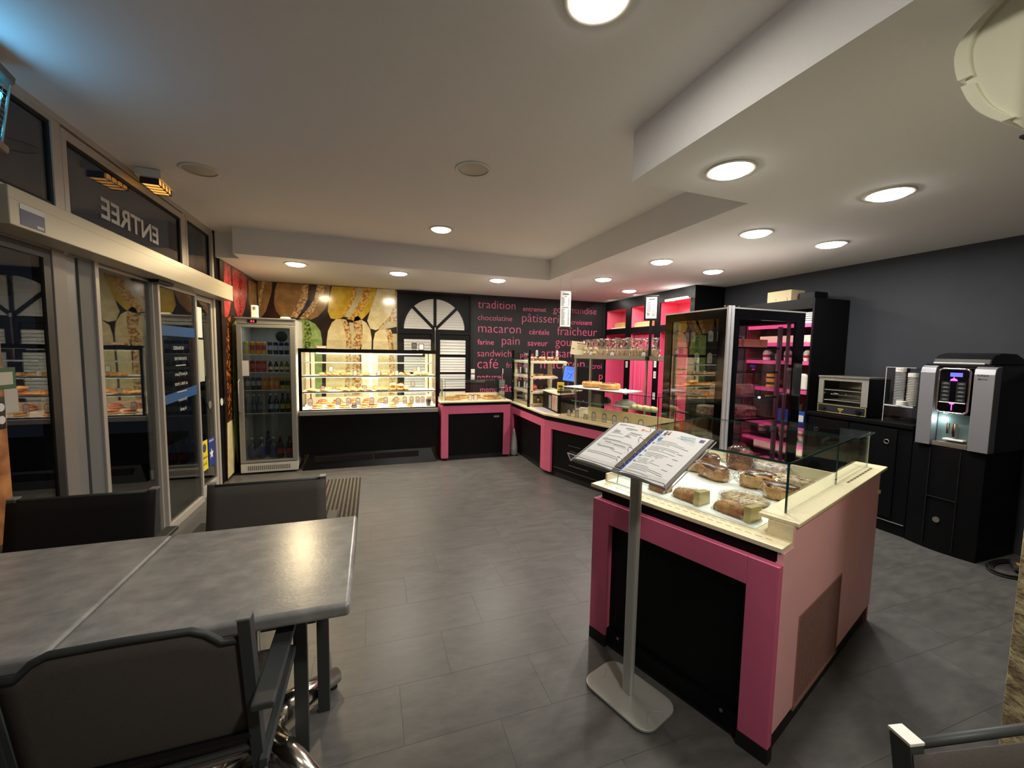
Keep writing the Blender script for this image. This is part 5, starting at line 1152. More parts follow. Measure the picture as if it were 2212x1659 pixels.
Mb().box(tx,tx+.30,ty0,ty0+.012,tz+.012,1.33).box(tx,tx+.30,ty1-.012,ty1,tz+.012,1.33).box(tx+.29,tx+.30,ty0+.012,ty1-.012,tz+.012,1.33).box(tx+.01,tx+.29,ty0+.012,ty1-.012,tz+.012,tz+.10).build('housing', M_dark, to)
Mb().box(tx-.012,tx+.30,ty0-.005,ty1+.005,1.328,1.345).build('top_plate', M_steel, to, bevel=.003)
Mb().box(tx-.003,tx+.01,ty0,ty0+.055,tz+.10,1.328).box(tx-.003,tx+.01,ty1-.045,ty1,tz+.10,1.328).box(tx-.003,tx+.01,ty0+.055,ty1-.045,1.30,1.328).build('front_frame', M_alu, to)
cp = Mb().box(tx-.006,tx+.01,ty0,ty1,tz+.008,tz+.098).build('control_panel', mat('navy_panel', srgb(36,36,48), .3), to)
Mb().ringx(ty0+.006,ty1-.006,tz+.014,tz+.092,.003,tx-.0075,tx-.006).build('yellow_outline', mat('yellow_line', srgb(206,190,70), .5), cp)
for y in (ty0+.06,ty1-.06): Mb().cyl((tx-.024,y,tz+.052),.022,.018,'x',16).box(tx-.030,tx-.022,y-.022,y+.022,tz+.046,tz+.058).build('knob', M_dark, cp)
Mb().box(tx-.0075,tx-.006,2.67,2.72,tz+.055,tz+.062).build('print', MATS['yellow_line'], cp); Mb().box(tx-.0075,tx-.006,2.68,2.71,tz+.040,tz+.046).build('print', MATS['yellow_line'], cp)
Mb().cyl((tx-.009,2.695,tz+.025),.004,.003,'x',10).build('pilot_lamp', emis('pilot', (1,.1,.05,1), 2.0), cp)
for z in (tz+.135,tz+.235):
    rr = Mb()
    for k in range(12): rr.cyl((tx+.012,ty0+.065+k*.029,z),.0035,.26,'x',6)
    for x in (tx-.004,tx+.015,tx+.14,tx+.26): rr.cyl((x,ty0+.058,z),.004,.32,'y',8)
    rr.build('wire_rack', M_steel, to)
for k,z in enumerate((tz+.33,tz+.19)): Mb().cyl((tx+.06,ty0+.05,z),.006,.34,'y',8).cyl((tx+.15,ty0+.05,z),.006,.34,'y',8).build('heating_rod', M_chrome, to)
Mb().box(tx+.27,tx+.288,ty0+.015,ty1-.015,tz+.10,1.32).build('rear_reflector', M_steel, to)
# cup dispenser
cd_ = thing('cup_dispenser','clear acrylic cup dispenser box between toaster and coffee machine','dispenser',(0,0,0))
q0,q1,r0_,r1_ = 4.30,4.56,2.150,2.36
Mb().box(q0,q0+.004,r0_,r1_,.973,1.45).box(q0,q1,r1_-.004,r1_,.973,1.45).box(q1-.004,q1,r0_,r1_,.973,1.45).box(q0,q1,r0_,r0_+.004,.973,1.45).box(q0,q1,r0_,r1_,1.115,1.12).build('box', M_acryl, cd_)
Mb().box(q0-.001,q0+.003,r1_-.003,r1_+.001,.973,1.45).box(q0-.001,q0+.003,r0_,r1_,1.448,1.452).box(q0-.001,q0+.003,r0_,r1_,1.112,1.124).build('bright_edge', mat('acrylic_edge', srgb(180,184,186), .2), cd_)
M_stripe = mat('striped_cup', srgb(206,206,200), .5, scale=1.0)
for i,(x,y,n,dk) in enumerate(((4.36,2.285,20,False),(4.38,2.205,17,False),(4.48,2.32,20,True))):
    t = thing('cup_stack','%s' % ['tall stack of striped white paper cups in the acrylic dispenser','shorter stack of plain white cups beside the striped stack','dark stack of cups at the back left of the acrylic dispenser'][i],'cups',(x,y,1.121))
    sb = Mb()
    for k in range(n): sb.lathe([(.026,k*.014),(.036,k*.014+.008),(.036,k*.014+.0125)],seg=14,cap=False)
    sb.build('cups', (M_dark if dk else (mat('white_cup', srgb(222,220,214), .5, scale=40, col2=srgb(170,176,188), stretch=(1,1,8)) if i==0 else M_white)), t)
    Mb().lathe([(.026,n*.014),(.036,n*.014+.01),(.036,n*.014+.045),(.030,n*.014+.045),(0,n*.014+.03)],seg=14,cap=False).build('top_cup', M_dark if dk else M_white, t)
t = thing('lid_stack','short stack of white lids at the foot of the striped cups','lids',(4.335,2.29,1.121)); 
t.location = (4.335,2.335-.02,1.121)
lb_ = Mb()
for k in range(4): lb_.lathe([(0,0),(.034,0),(.036,.006),(.03,.010),(0,.010)],c=(0,0,k*.0105),seg=16,cap=False)
lb_.build('lids', M_white, t); bpy.data.objects[t.name].location = (4.325,2.245,1.121)

# ================================================================== COFFEE MACHINE
kb = thing('black_cabinet','black base cabinet with curved front under the coffee machine','cabinet',(0,0,0))
pf = [(4.78,1.68),(4.78,2.115)]+[(4.275-.035*sin(pi*i/10), 2.115-.435*i/10) for i in range(11)]
Mb().prism(pf,0,.838,'z').build('body', M_black, kb, bevel=.003)
for y in (1.80,1.98): Mb().box(4.236,4.246,y,y+.003,.03,.82).build('groove', M_rub, kb)
Mb().box(4.231,4.241,1.80,1.98,.43,.434).build('groove', M_rub, kb)
Mb().cyl((4.230,1.905,.255),.022,.012,'x',16).build('knob', M_steel, kb)
km = thing('coffee_machine','black and silver coffee vending machine with blue display and pink lights','coffee machine',(0,0,0))
Mb().box(4.30,4.78,1.665,2.075,.842,1.470).build('body', M_gloss, km, bevel=.006)
cap_ = [(4.26,1.487),(4.275,1.53),(4.32,1.562),(4.42,1.578),(4.60,1.575),(4.70,1.54),(4.74,1.487)]
cm = Mb(); vs=[(x,y,z) for y in (1.70,2.03) for x,z in cap_]; n_=len(cap_)
cm.add(vs,[tuple(range(n_)),tuple(range(n_,2*n_))[::-1]]+[(i,i+n_,(i+1)%n_+n_,(i+1)%n_) for i in range(n_)]).build('top_cover', mat('dark_grey_plastic', srgb(20,20,22), .38, spec=.3), km, bevel=.01)
Mb().box(4.256,4.268,1.73,2.025,1.489,1.503).build('chrome_lip', M_alu, km, bevel=.004)
Mb().box(4.25,4.74,1.675,2.065,1.471,1.488).build('upper_plate', M_dark, km)
M_sil = mat('silver_side_panel', srgb(150,150,156), .38, .55)
for ya,yb in ((1.985,2.078),(1.655,1.765)):
    pr_ = [(4.22,.845),(4.215,1.42),(4.225,1.458),(4.25,1.475),(4.30,1.478),(4.30,.845)]
    v=[(x,y,z) for y in (ya,yb) for x,z in pr_]; n_=6
    Mb().add(v,[tuple(range(n_)),tuple(range(n_,2*n_))[::-1]]+[(i,i+n_,(i+1)%n_+n_,(i+1)%n_) for i in range(n_)]).build('side_panel', M_sil, km, bevel=.003)
RX = (pi/2,0,-pi/2)
text('KREA','lettering',M_ink,km,(4.213,1.745,1.405),width=.060,height=.014,rot=RX,ext=.0005)
text('necta','lettering',M_ink,km,(4.213,1.726,1.382),width=.034,rot=RX,ext=.0005); Mb().box(4.2125,4.214,1.730,1.742,1.380,1.392).build('logo_square', M_ink, km)
# chrome rounded frame
def rrect(y0,y1,z0,z1,r,n=5):
    p=[]
    for (cy,cz,a) in ((y1-r,z1-r,0),(y0+r,z1-r,pi/2),(y0+r,z0+r,pi),(y1-r,z0+r,3*pi/2)):
        for i in range(n+1): p.append((cy+r*cos(a+pi/2*i/n), cz+r*sin(a+pi/2*i/n)))
    return p
panel = Mb().prism(rrect(1.785,1.965,1.115,1.455,.03)[::-1],4.225,4.30,'x').build('control_panel', M_gloss, km)
Mb().tube([(4.222,y,z) for y,z in rrect(1.785,1.965,1.115,1.455,.03)],.007,8,closed=True).build('chrome_frame', M_chrome, panel, smooth=True)
Mb().box(4.2225,4.2245,1.83,1.90,1.395,1.425).build('display', emis('violet_screen', (.12,.12,.95,1), 1.4), panel)
for i in range(5):
    for y0 in (1.805,1.893):
        bt_ = Mb().box(4.2205,4.2245,y0,y0+.052,1.205+i*.031,1.231+i*.031).build('button', mat('button_grey', srgb(40,40,44), .3), panel)
        Mb().box(4.2198,4.2204,y0+.010,y0+.042,1.213+i*.031,1.217+i*.031).box(4.2198,4.2204,y0+.014,y0+.038,1.220+i*.031,1.223+i*.031).build('button_label', M_framegrey, panel)
M_mag = emis('magenta_glow', (1,.08,.75,1), 2.5)
hp = [(1.876+.020*cos(pi*i/10),1.363+.018*sin(pi*i/10)) for i in range(11)]
Mb().prism(hp[::-1],4.2185,4.2245,'x').box(4.219,4.2225,1.8745,1.8775,1.378,1.392).build('upper_light', M_mag, panel)
hp = [(1.876-.016*cos(pi*i/10),1.198-.018*sin(pi*i/10)) for i in range(11)]
Mb().prism(hp[::-1],4.2185,4.2245,'x').box(4.219,4.2225,1.874,1.877,1.135,1.182).build('lower_light', M_mag, panel)
Mb().box(4.218,4.2235,1.80,1.95,1.192,1.199).build('white_line', M_paper, panel)
# delivery niche
Mb().box(4.235,4.30,1.77,1.98,.845,.885).build('drip_tray', M_chrome, km, bevel=.004)
nb = Mb().box(4.296,4.299,1.77,1.98,.885,1.10).build('niche_back', mat('niche_grey', srgb(90,104,104), .25), km)
Mb().cyl((4.262,1.86,.93),.016,.10,'z',14).cyl((4.262,1.90,.95),.010,.08,'z',12).build('nozzle', M_chrome, km)
Mb().box(4.24,4.292,1.80,1.92,.90,.912).build('cup_rest', M_white, km, bevel=.003)
Mb().cyl((4.285,1.945,1.055),.014,.012,'x',14).build('niche_lamp', emis('niche_lamp', (.8,1,.95,1), 25.0), km)
ld = bpy.data.lights.new('niche_glow','POINT'); ld.energy=.35; ld.color=(.8,1,.95); ld.shadow_soft_size=.01
o = bpy.data.objects.new('niche_glow', ld); COL.objects.link(o); o.parent = km; o.location=(4.262,1.945,1.05)
# cable coil
cl_ = Mb()
for k in range(4): cl_.tube([(4.42+(.15+.012*k)*cos(a*2*pi/28)*(1.2),1.53+(.09+.010*k)*sin(a*2*pi/28),.008+.006*(k%3)) for a in range(28)],.006,6,closed=True)
t = thing('cable_coil','coiled black cable on the floor beside the coffee base','cable',(0,0,0)); cl_.build('cord', M_rub, t, smooth=True)
t = thing('power_adapter','grey power adapter with an orange label lying in the cable coil','adapter',(4.45,1.52,.024),.5); Mb().box(-.09,.09,-.04,.04,0,.03).build('body', mat('grey_adapter', srgb(64,66,66), .5), t, bevel=.004); Mb().box(-.05,.0,-.03,.02,.03,.032).build('label', mat('orange_label', srgb(226,160,40), .5), t)
t = thing('wall_socket','round dark socket low on the right wall behind the coffee base','socket',(XR-.001,1.40,.42)); Mb().cyl((-.014,0,0),.05,.014,'x',20).cyl((-.02,0,0),.02,.008,'x',12).build('plate', M_dark, t)

# ================================================================== ISLAND COUNTER
isl = thing('island_counter','pink framed island counter with cream top and glass bread display','counter',(1.104,1.861,0),RZ)
Mb().box(.03,.850,.035,1.385,.06,.812).build('body', M_black, isl)
Mb().box(.02,.86,.02,1.38,0,.06).build('kick', M_rub, isl)
Mb().box(.0,.105,.0,.035,.060,.769).box(.768,.877,.0,.035,.060,.769).box(.105,.768,.0,.035,.658,.769).build('pink_frame', M_pink, isl, bevel=.002)
Mb().box(.0,.022,.035,1.40,.06,.769).build('far_pink_side', M_pink, isl)
Mb().box(.105,.768,.012,.034,.03,.10).build('lower_strip', M_black, isl)
for x in (.18,.70): Mb().cyl((x,.008,.085),.007,.006,'y',12).build('screw', M_steel, isl)
Mb().box(.0,.107,-.001,.04,.0,.060).build('foot_block', M_rub, isl); Mb().box(.766,.879,-.001,.04,.0,.060).build('foot_block', M_rub, isl)
Mb().prism([(.035,.105),(.24,.105),(.24,.48),(.79,.48),(.79,.105),(1.415,.105),(1.415,.887),(.13,.887),(.13,.811),(.035,.811)],.850,.877,'x').build('side_panel', M_pinkside, isl, bevel=.0015)
Mb().box(.853,.872,1.385,1.42,.0,.84).build('rear_stile', mat('brownish_pink', srgb(150,74,74), .5), isl)
gm = Mb()
for i in range(30): gm.box(.868,.8745,.245+i*.0183,.250+i*.0183,.095,.49)
for j in range(24): gm.box(.869,.8735,.245,.79,.105+j*.0160,.109+j*.0160)
gm.ringx(.24,.795,.088,.492,.008,.866,.880); g_ = gm.build('vent_grille', mat('grille_brown', srgb(160,122,112), .5, .3), isl); g_['kind']='stuff'; 
Mb().box(.848,.852,.24,.79,.10,.48).build('grille_backing', mat('dark_pink_back', srgb(120,76,74), .8), isl)
Mb().box(.877,.890,1.37,1.385,.77,.79).build('latch', M_stone, isl)
wt_ = Mb().box(-.045,.872,.028,1.41,.812,.830).build('worktop', M_stone, isl, bevel=.002)
Mb().box(.03,.855,.034,.036,.775,.810).build('black_band', M_black, isl)
Mb().box(.785,.872,.125,1.40,.830,.889).build('ledge_block', M_stone, isl)
Mb().box(.745,.890,.130,1.500,.889,.905).build('ledge', M_stone, isl, bevel=.003)
sl_ = Mb()
for i in range(22): sl_.box(.0+i*.038,.024+i*.038,.075,.078,.8300,.8304)
for i in range(18): sl_.box(.0+i*.038,.024+i*.038,.110,.112,.8300,.8304)
for i in range(9): sl_.box(.838,.848,.92+i*.052,.962+i*.052,.9050,.9058)
o_ = sl_.build('air_slots', mat('slot_brown', srgb(92,76,54), .8), isl); o_['kind'] = 'stuff'
Mb().box(-.02,.74,.13,1.08,.8304,.8322).build('white_liner', mat('white_liner', srgb(226,230,224), .6), isl)
Mb().box(-.03,-.02,.13,1.2,.8304,.87).box(-.02,.74,1.09,1.10,.8304,.90).build('inner_rim', M_stone, isl)
# glass of the island
gz = Mb()
gz.hexa([(.035,.145,.832),(.745,.145,.832),(.745,.150,.832),(.035,.150,.832)],[(.035,.208,1.104),(.817,.208,1.104),(.817,.213,1.104),(.035,.213,1.104)]); gz.build('front_pane', M_glass, isl)
Mb().box(.812,.818,.213,1.41,.906,1.104).build('side_pane', M_glass, isl)
Mb().box(.02,.82,.205,1.09,1.104,1.112).build('top_pane', M_glass, isl)
Mb().box(.35,.835,1.095,1.415,1.100,1.108).build('rear_top_pane', M_glass, isl)
Mb().box(.40,.817,1.41,1.416,.906,1.10).box(.400,.406,1.10,1.41,.832,1.10).build('rear_pane', M_glass, isl)
ge = Mb(); ge.box(.0175,.0205,.205,1.09,1.104,1.112).box(.820,.8225,.205,1.09,1.104,1.112).box(.02,.82,.2015,.205,1.104,1.112).box(.02,.82,1.09,1.0925,1.104,1.112)
ge.box(.835,.838,1.095,1.415,1.100,1.108).box(.812,.8185,.205,.213,.906,1.104).box(.812,.818,.84,.8445,.906,1.104).build('glass_edge', M_gedge, isl)
pe = mat('pale_glass_edge', srgb(170,182,170), .2)
Mb().box(.033,.037,.146,.150,.832,.835).hexa([(.034,.144,.832),(.037,.144,.832),(.037,.148,.832),(.034,.148,.832)],[(.034,.207,1.104),(.037,.207,1.104),(.037,.211,1.104),(.034,.211,1.104)]).box(.812,.818,1.41,1.416,.906,1.104).box(.02,.812,.2105,.213,1.099,1.102).build('pale_edge', pe, isl)

def wrap(t, lx, ly, lz, seed):
    """loose cellophane around a loaf, gathered at one end"""
    b = Mb(); r = random.Random(seed); n=14; secs = [(-1.35,.25,.3),(-1.12,.75,.8),(-.6,1.1,1.12),(0,1.13,1.16),(.6,1.1,1.12),(1.1,.8,.85),(1.3,.55,.25),(1.55,.75,.12)]
    vs=[]; fs=[]
    for k,(sx,sy,sz) in enumerate(secs):
        for j in range(n):
            a=2*pi*j/n; q=1+r.uniform(-.10,.10)
            vs.append((lx*sx+r.uniform(-.004,.004), ly*sy*cos(a)*q, max(.002,lz*.5+lz*.5*sz*sin(a)*q*1.05 if sin(a)>0 else lz*.5+lz*.5*sz*sin(a))))
    m_=len(secs)
    for k in range(m_-1):
        for j in range(n): fs.append((k*n+j,k*n+(j+1)%n,(k+1)*n+(j+1)%n,(k+1)*n+j))
    o = b.add(vs,fs).build('wrap', M_film, t, smooth=True); return o
def IP(u,v,z=.833): return (1.104+QX*u+NX*v, 1.861+QY*u+NY*v, z)
def loaf(u,v,rz,lx,ly,lz,m,label,seed,z=.833,topm=None,cat='bread',grp=None,wrapit=True):
    t = thing('wrapped_loaf',label,cat,IP(u,v,z),RZ+rz,grp)
    n=16; b=Mb(); r=random.Random(seed); vs=[]; fs=[]; secs=[-1,-.93,-.75,-.4,0,.4,.75,.93,1]
    for s in secs:
        k=(1-abs(s)**5)**.5 if abs(s)<1 else .35; k=max(k,.45)
        for j in range(n):
            a=2*pi*j/n; cc,ss=cos(a),sin(a); f=(abs(cc)**.55)*(1 if cc>0 else -1); g_=(abs(ss)**.6)*(1 if ss>0 else -1)
            q=1+.05*sin(5*a+s*4+seed)+r.uniform(-.02,.02)
            vs.append((lx*s, ly*k*f*q, max(0,lz*.5+lz*.5*g_*(.8+.2*k)*q)))
    for k in range(len(secs)-1):
        for j in range(n): fs.append((k*n+j,k*n+(j+1)%n,(k+1)*n+(j+1)%n,(k+1)*n+j))
    fs += [tuple(range(n))[::-1], tuple(range((len(secs)-1)*n,len(secs)*n))]
    b.add(vs,fs).build('crust', m, t, smooth=True)
    if topm: 
        tt = Mb().add([(x,y*.93,z+.005) for x,y,z in vs],fs); tt.v=[(x*.95,y,max(z,lz*.72)) for x,y,z in tt.v]; tt.build('dark_top', topm, t, smooth=True)
    if wrapit: wrap(t,lx,ly,lz,seed)
    return t
M_burnt = mat('burnt_top', srgb(58,34,24), .3, scale=12, col2=srgb(112,66,34), var=.3, bump=.3)
M_side = mat('loaf_side', srgb(196,140,80), .6, scale=24, col2=srgb(224,184,128), var=.2, bump=.5, bscale=50)
loaf(.52,.70,.35,.085,.058,.085,M_side,'brick shaped wrapped loaf with dark burnt top in the island display',2,topm=M_burnt)
loaf(.665,.60,.2,.075,.05,.075,M_side,'wrapped loaf with dark top close to the side glass corner',3,topm=M_burnt)
loaf(.13,.72,.1,.075,.05,.07,M_side,'leftmost wrapped loaf in the island display behind the binder',4,topm=M_burnt)
loaf(.30,.665,-.3,.085,.055,.075,M_brown,'wrapped loaf with a split dark crust between two darker loaves',5,topm=M_burnt)
loaf(.14,.88,.2,.08,.05,.08,M_darkcrust,'dark wrapped loaf in the second row of the island display',6,topm=M_burnt)
loaf(.30,.98,.0,.07,.05,.13,M_darkcrust,'tall dark wrapped loaf at the back left of the island display',7,topm=M_burnt)
loaf(.46,1.02,.1,.085,.05,.065,mat('floured_lilac', srgb(170,140,124), .8, scale=30, col2=srgb(226,214,210), var=.2, bump=.8, bscale=60),'floury wrapped loaf at the back of the island display',8)
loaf(.635,.90,.2,.13,.06,.05,M_flour,'long flat floury wrapped loaf at the back right of the island display',9)
gl_ = thing('floury_galette','flat oval floury bread in crinkled film in front of the brick loaf','bread',IP(.57,.42),RZ+.15)
lump('bread', .105,.078,.022, M_flour, 60, gl_, n=22, amp=.04); o = lump('film', .118,.088,.026, M_film, 61, gl_, n=22, amp=.08); o.location=(0,0,.002)
def slice_(u,v,rz,lx,label,seed,box=True):
    t = thing('boxed_slice',label,'pastry',IP(u,v),RZ+rz,'boxed savoury slices at the front of the island')
    prof=[(-.038,0),(.038,0),(.041,.022),(.030,.046),(.0,.056),(-.030,.046),(-.041,.022)]
    b=Mb(); vs=[]; fs=[]; secs=[(-1,.55),(-.8,.8),(-.3,.96),(.3,1),(.9,1.0)]; r=random.Random(seed); n=7
    for s,k in secs:
        for y,z in prof: vs.append((lx*s+r.uniform(-.003,.003), y*k, z*k*(1+r.uniform(-.06,.06))))
    for k in range(len(secs)-1):
        for j in range(n): fs.append((k*n+j,k*n+(j+1)%n,(k+1)*n+(j+1)%n,(k+1)*n+j))
    fs += [tuple(range(n))[::-1], tuple(range((len(secs)-1)*n,len(secs)*n))]
    b.add(vs,fs).build('slice', mat('pate_crust', srgb(214,176,112), .6, scale=22, col2=srgb(170,92,60), var=.3, bump=.5, bscale=50), t, smooth=True)
    if box: 
        Mb().prism([(-.048,0),(.046,0),(.040,.060),(-.044,.066)],lx*.92,lx*.92+.028,'x').build('end_box', mat('gold_card', srgb(196,180,128), .28, .35), t, bevel=.001)
    f=Mb().hexa([(-lx*1.12,-.03,.001),(lx*.92,-.045,.001),(lx*.92,.045,.001),(-lx*1.12,.03,.001)],[(-lx*.85,-.014,.045),(lx*.92,-.038,.062),(lx*.92,.038,.062),(-lx*.85,.014,.045)]).build('film', M_film, t)
    return t
slice_(.245,.225,0,.05,'small boxed savoury slice partly behind the stand pole',11,False)
slice_(.395,.225,-.08,.065,'boxed savoury slice with golden card end, middle of the front row',12)
slice_(.610,.220,-.10,.078,'largest boxed savoury slice at the right of the front row beside the cream block',13)

# ================================================================== BINDER STAND
st = thing('floor_stand','silver floor stand with rounded rectangular base holding the binder','stand',(1.075,1.462,0),RZ)
def rr(x0,x1,y0,y1,r,n=6):
    p=[]
    for (cx_,cy_,a) in ((x1-r,y1-r,0),(x0+r,y1-r,pi/2),(x0+r,y0+r,pi),(x1-r,y0+r,3*pi/2)):
        for i in range(n+1): p.append((cx_+r*cos(a+pi/2*i/n), cy_+r*sin(a+pi/2*i/n)))
    return p
M_silver = mat('silver_paint', srgb(178,178,172), .36, .35)
Mb().prism(rr(-.175,.180,-.118,.118,.062),.004,.016,'z').build('base', M_silver, st, bevel=.003)
Mb().prism(rr(-.17,.175,-.113,.113,.06),.0,.004,'z').build('base_pad', M_rub, st)
for x,y in ((-.150,-.02),(.150,-.02)):
    Mb().tube([(x+(.03 if x<0 else -.03)*sin(pi*i/8)*1.0-(0 if x<0 else 0), y-.05+.10*i/8, .0162) for i in range(9)],.0008,4).build('corner_line', M_framegrey, st)
Mb().prism(rr(-.0265,.0265,-.014,.014,.013,3),.016,1.12,'z').build('pole', M_silver, st, smooth=False)
BO = Vector((.881,1.345,1.086)); BX = Vector((.24,-.97,.008)).normalized(); BY = Vector((.865,.21,.455)); BY = (BY-BX*BY.dot(BX)).normalized(); BN = BX.cross(BY)
BM = Matrix((BX,BY,BN)).transposed().to_4x4(); BM.translation = BO
hold = thing('literature_holder','clear acrylic tray holding the open binder on top of the silver stand','holder')
hold.matrix_world = BM
hb = Mb(); hb.box(-.245,.245,-.012,.30,-.020,-.017).box(-.245,.245,-.015,-.012,-.020,.022).box(-.245,.245,-.015,.004,.019,.022); hb.build('tray', M_acryl, hold)
Mb().box(-.246,.246,-.0155,-.0135,.0195,.0225).box(-.246,-.2445,-.015,.30,-.0205,-.0165).box(.2445,.246,-.015,.30,-.0205,-.0165).box(-.2465,-.2445,-.015,-.012,-.02,.022).box(.2445,.2465,-.015,-.012,-.02,.022).build('bright_edge', mat('acrylic_bright_edge', srgb(206,208,208), .2), hold)
Mb().box(-.04,.04,.07,.19,-.045,-.021).build('bracket', M_silver, hold, bevel=.003)
bd = thing('open_binder','open ring binder showing two white printed pages','binder'); bd.matrix_world = BM
Mb().box(-.238,.238,-.004,.302,-.0165,-.012).build('cover', mat('clear_grey_cover', srgb(120,116,112), .4), bd)
Mb().box(-.012,.012,.02,.285,-.012,-.004).build('spine_bar', M_steel, bd)
def page(side):
    # gently curved sheet; flat near the spine ring line and raised in the middle
    b=Mb(); n=10; vs=[]; fs=[]
    for i in range(n+1):
        t_=i/n; x=.016+.208*t_; z=-.0115+(.010*sin(pi*min(1,t_*1.3))+.002 if side>0 else .006*sin(pi*t_)+.001)
        for y in (.0,.298): vs.append((side*x,y,z))
        for y in (.0,.298): vs.append((side*x,y,-.0118))
    for i in range(n):
        a=i*4; b_=a+4
        fs += [(a,a+1,b_+1,b_) if side<0 else (a,b_,b_+1,a+1), (a+2,b_+2,a,a) if False else (a,b_,b_+2,a+2), (a+1,a+3,b_+3,b_+1)]
    fs += [(0,2,3,1),(n*4,n*4+1,n*4+3,n*4+2)]
    o=b.add(vs,fs).build('page_block', M_paper, bd, smooth=False); return o
pl_ = page(-1); pr_ = page(1)
def zz(side,x):
    t_=(abs(x)-.016)/.208; return -.0115+(.010*sin(pi*min(1,t_*1.3))+.002 if side>0 else .006*sin(pi*t_)+.001)
M_pblue = mat('page_blue', srgb(60,90,180), .6); M_pteal = mat('page_teal', srgb(70,150,180), .6); M_porange = mat('page_orange', srgb(226,130,70), .6); M_pgrey = mat('page_grey', srgb(84,86,92), .6)
def seg(b, side, x0, x1, y, h=.0022):
    n=max(1,int(abs(x1-x0)/.025)); 
    for i in range(n):
        a=x0+(x1-x0)*i/n; c_=x0+(x1-x0)*(i+1)/n; za=zz(side,a)+.0004; zb=zz(side,c_)+.0004
        b.add([(a,y,za),(c_,y,zb),(c_,y+h,zb),(a,y+h,za)],[(0,1,2,3)])
l = Mb(); r = random.Random(5)
for y,x0,x1 in ((.283,-.205,-.165),(.278,-.205,-.115),(.258,-.150,-.085),(.250,-.135,-.105),(.243,-.195,-.188),(.236,-.195,-.165),(.231,-.195,-.155),(.226,-.195,-.160),(.221,-.195,-.15),(.214,-.20,-.13),(.236,-.105,-.045),(.231,-.105,-.05),(.222,-.11,-.06),(.212,-.11,-.09),(.207,-.11,-.085),(.202,-.115,-.075),(.192,-.205,-.11),(.172,-.20,-.18),(.165,-.205,-.10),(.160,-.205,-.04),(.146,-.18,-.14),(.141,-.17,-.06),(.136,-.12,-.05),(.122,-.205,-.185),(.115,-.20,-.10),(.110,-.19,-.09),(.104,-.11,-.09),(.098,-.09,-.04),(.07,-.21,-.05),(.06,-.21,-.04)):
    seg(l,-1,x0,x1,y,.0022 if y!=.258 else .004)
for (x0,x1,y0,y1) in ((-.20,-.035,.130,.153),):
    seg(l,-1,x0,x1,y0,.0008); seg(l,-1,x0,x1,y1,.0008)
    for x in (x0,x1): l.add([(x,y0,zz(-1,x)+.0004),(x+.0008,y0,zz(-1,x)+.0004),(x+.0008,y1,zz(-1,x)+.0004),(x,y1,zz(-1,x)+.0004)],[(0,1,2,3)])
l.build('print', M_pgrey, pl_)['kind'] = 'stuff'
Mb().cyl((-.065,.272,zz(-1,-.065)),.007,.0008,'z',14).build('orange_logo', M_porange, pl_); b_=Mb(); seg(b_,-1,-.055,-.03,.272,.002); seg(b_,-1,-.055,-.035,.268,.002); b_.build('logo_text', M_porange, pl_)
l = Mb()
Y_=.232
for k in range(26):
    y=.222-k*.0082
    if k%5==4: continue
    x0=.045+r.choice((0,.0,.01)); seg(l,1,x0,x0+r.uniform(.06,.14),y,.0019)
for k in range(6): seg(l,1,.165,.19,.205-k*.033,.002)
l.build('print', M_pgrey, pr_)['kind'] = 'stuff'
b_=Mb(); b_.box(.016,.026,.002,.297,zz(1,.02)+.0004,zz(1,.02)+.0012); b_.build('blue_spine_strip', mat('strip_blue', srgb(66,96,190), .5), pr_)
hc_ = Mb()
for k in range(14): hc_.box(.018,.023,.012+k*.0205,.020+k*.0205,zz(1,.02)+.0012,zz(1,.02)+.0016)
hc_.build('punch_marks', M_dark, pr_)
text("Accessibilité",'lettering',M_pteal,pr_,(.118,.268,zz(1,.13)+.0012),width=.065,rot=(0,0,0),ext=.0002); text("de l'établissement",'lettering',M_pteal,pr_,(.112,.255,zz(1,.13)+.0012),width=.078,rot=(0,0,0),ext=.0002)
Mb().cyl((.052,.232,zz(1,.05)+.0004),.011,.0008,'z',18).build('info_disc', mat('info_blue', srgb(50,140,190), .5), pr_)
text('i','lettering',M_paper,pr_,(.0505,.227,zz(1,.05)+.0018),size=.013,rot=(0,0,0),ext=.0001)
ic = [mat('icon_a', srgb(90,150,130), .6),M_porange,M_pgrey,M_pteal]
for k in range(4):
    Mb().box(.045+k*.0155,.055+k*.0155,.281,.288,zz(1,.06)+.0004,zz(1,.06)+.0014).build('icon', ic[k], pr_); Mb().box(.044+k*.0165,.055+k*.0165,.266,.277,zz(1,.06)+.0004,zz(1,.06)+.0014).build('icon', M_pgrey, pr_)
Mb().tube([(.050+.013*cos(a*pi/10),.252+.010*sin(a*pi/10),zz(1,.05)+.001) for a in range(20)],.0008,4,closed=True).build('arrow_ring', M_pgrey, pr_)
Mb().box(.196,.214,.268,.284,zz(1,.205)+.0004,zz(1,.205)+.0014).build('purple_logo', mat('logo_purple', srgb(80,76,140), .6), pr_)
b_=Mb()
for y,x0,x1 in ((.20,.036,.044),(.112,.036,.044),(.075,.036,.044),(.145,.036,.044)): b_.box(x0,x1,y,y+.008,zz(1,.04)+.0004,zz(1,.04)+.0012)
b_.build('teal_marks', M_pteal, pr_)
for y in (.045,.115,.185,.265):
    Mb().tube([(.017*cos(a*pi/10)*1.15, y, .000+.028*sin(a*pi/10)-.004) for a in range(11)],.0018,6).build('ring', M_chrome, bd, smooth=True)

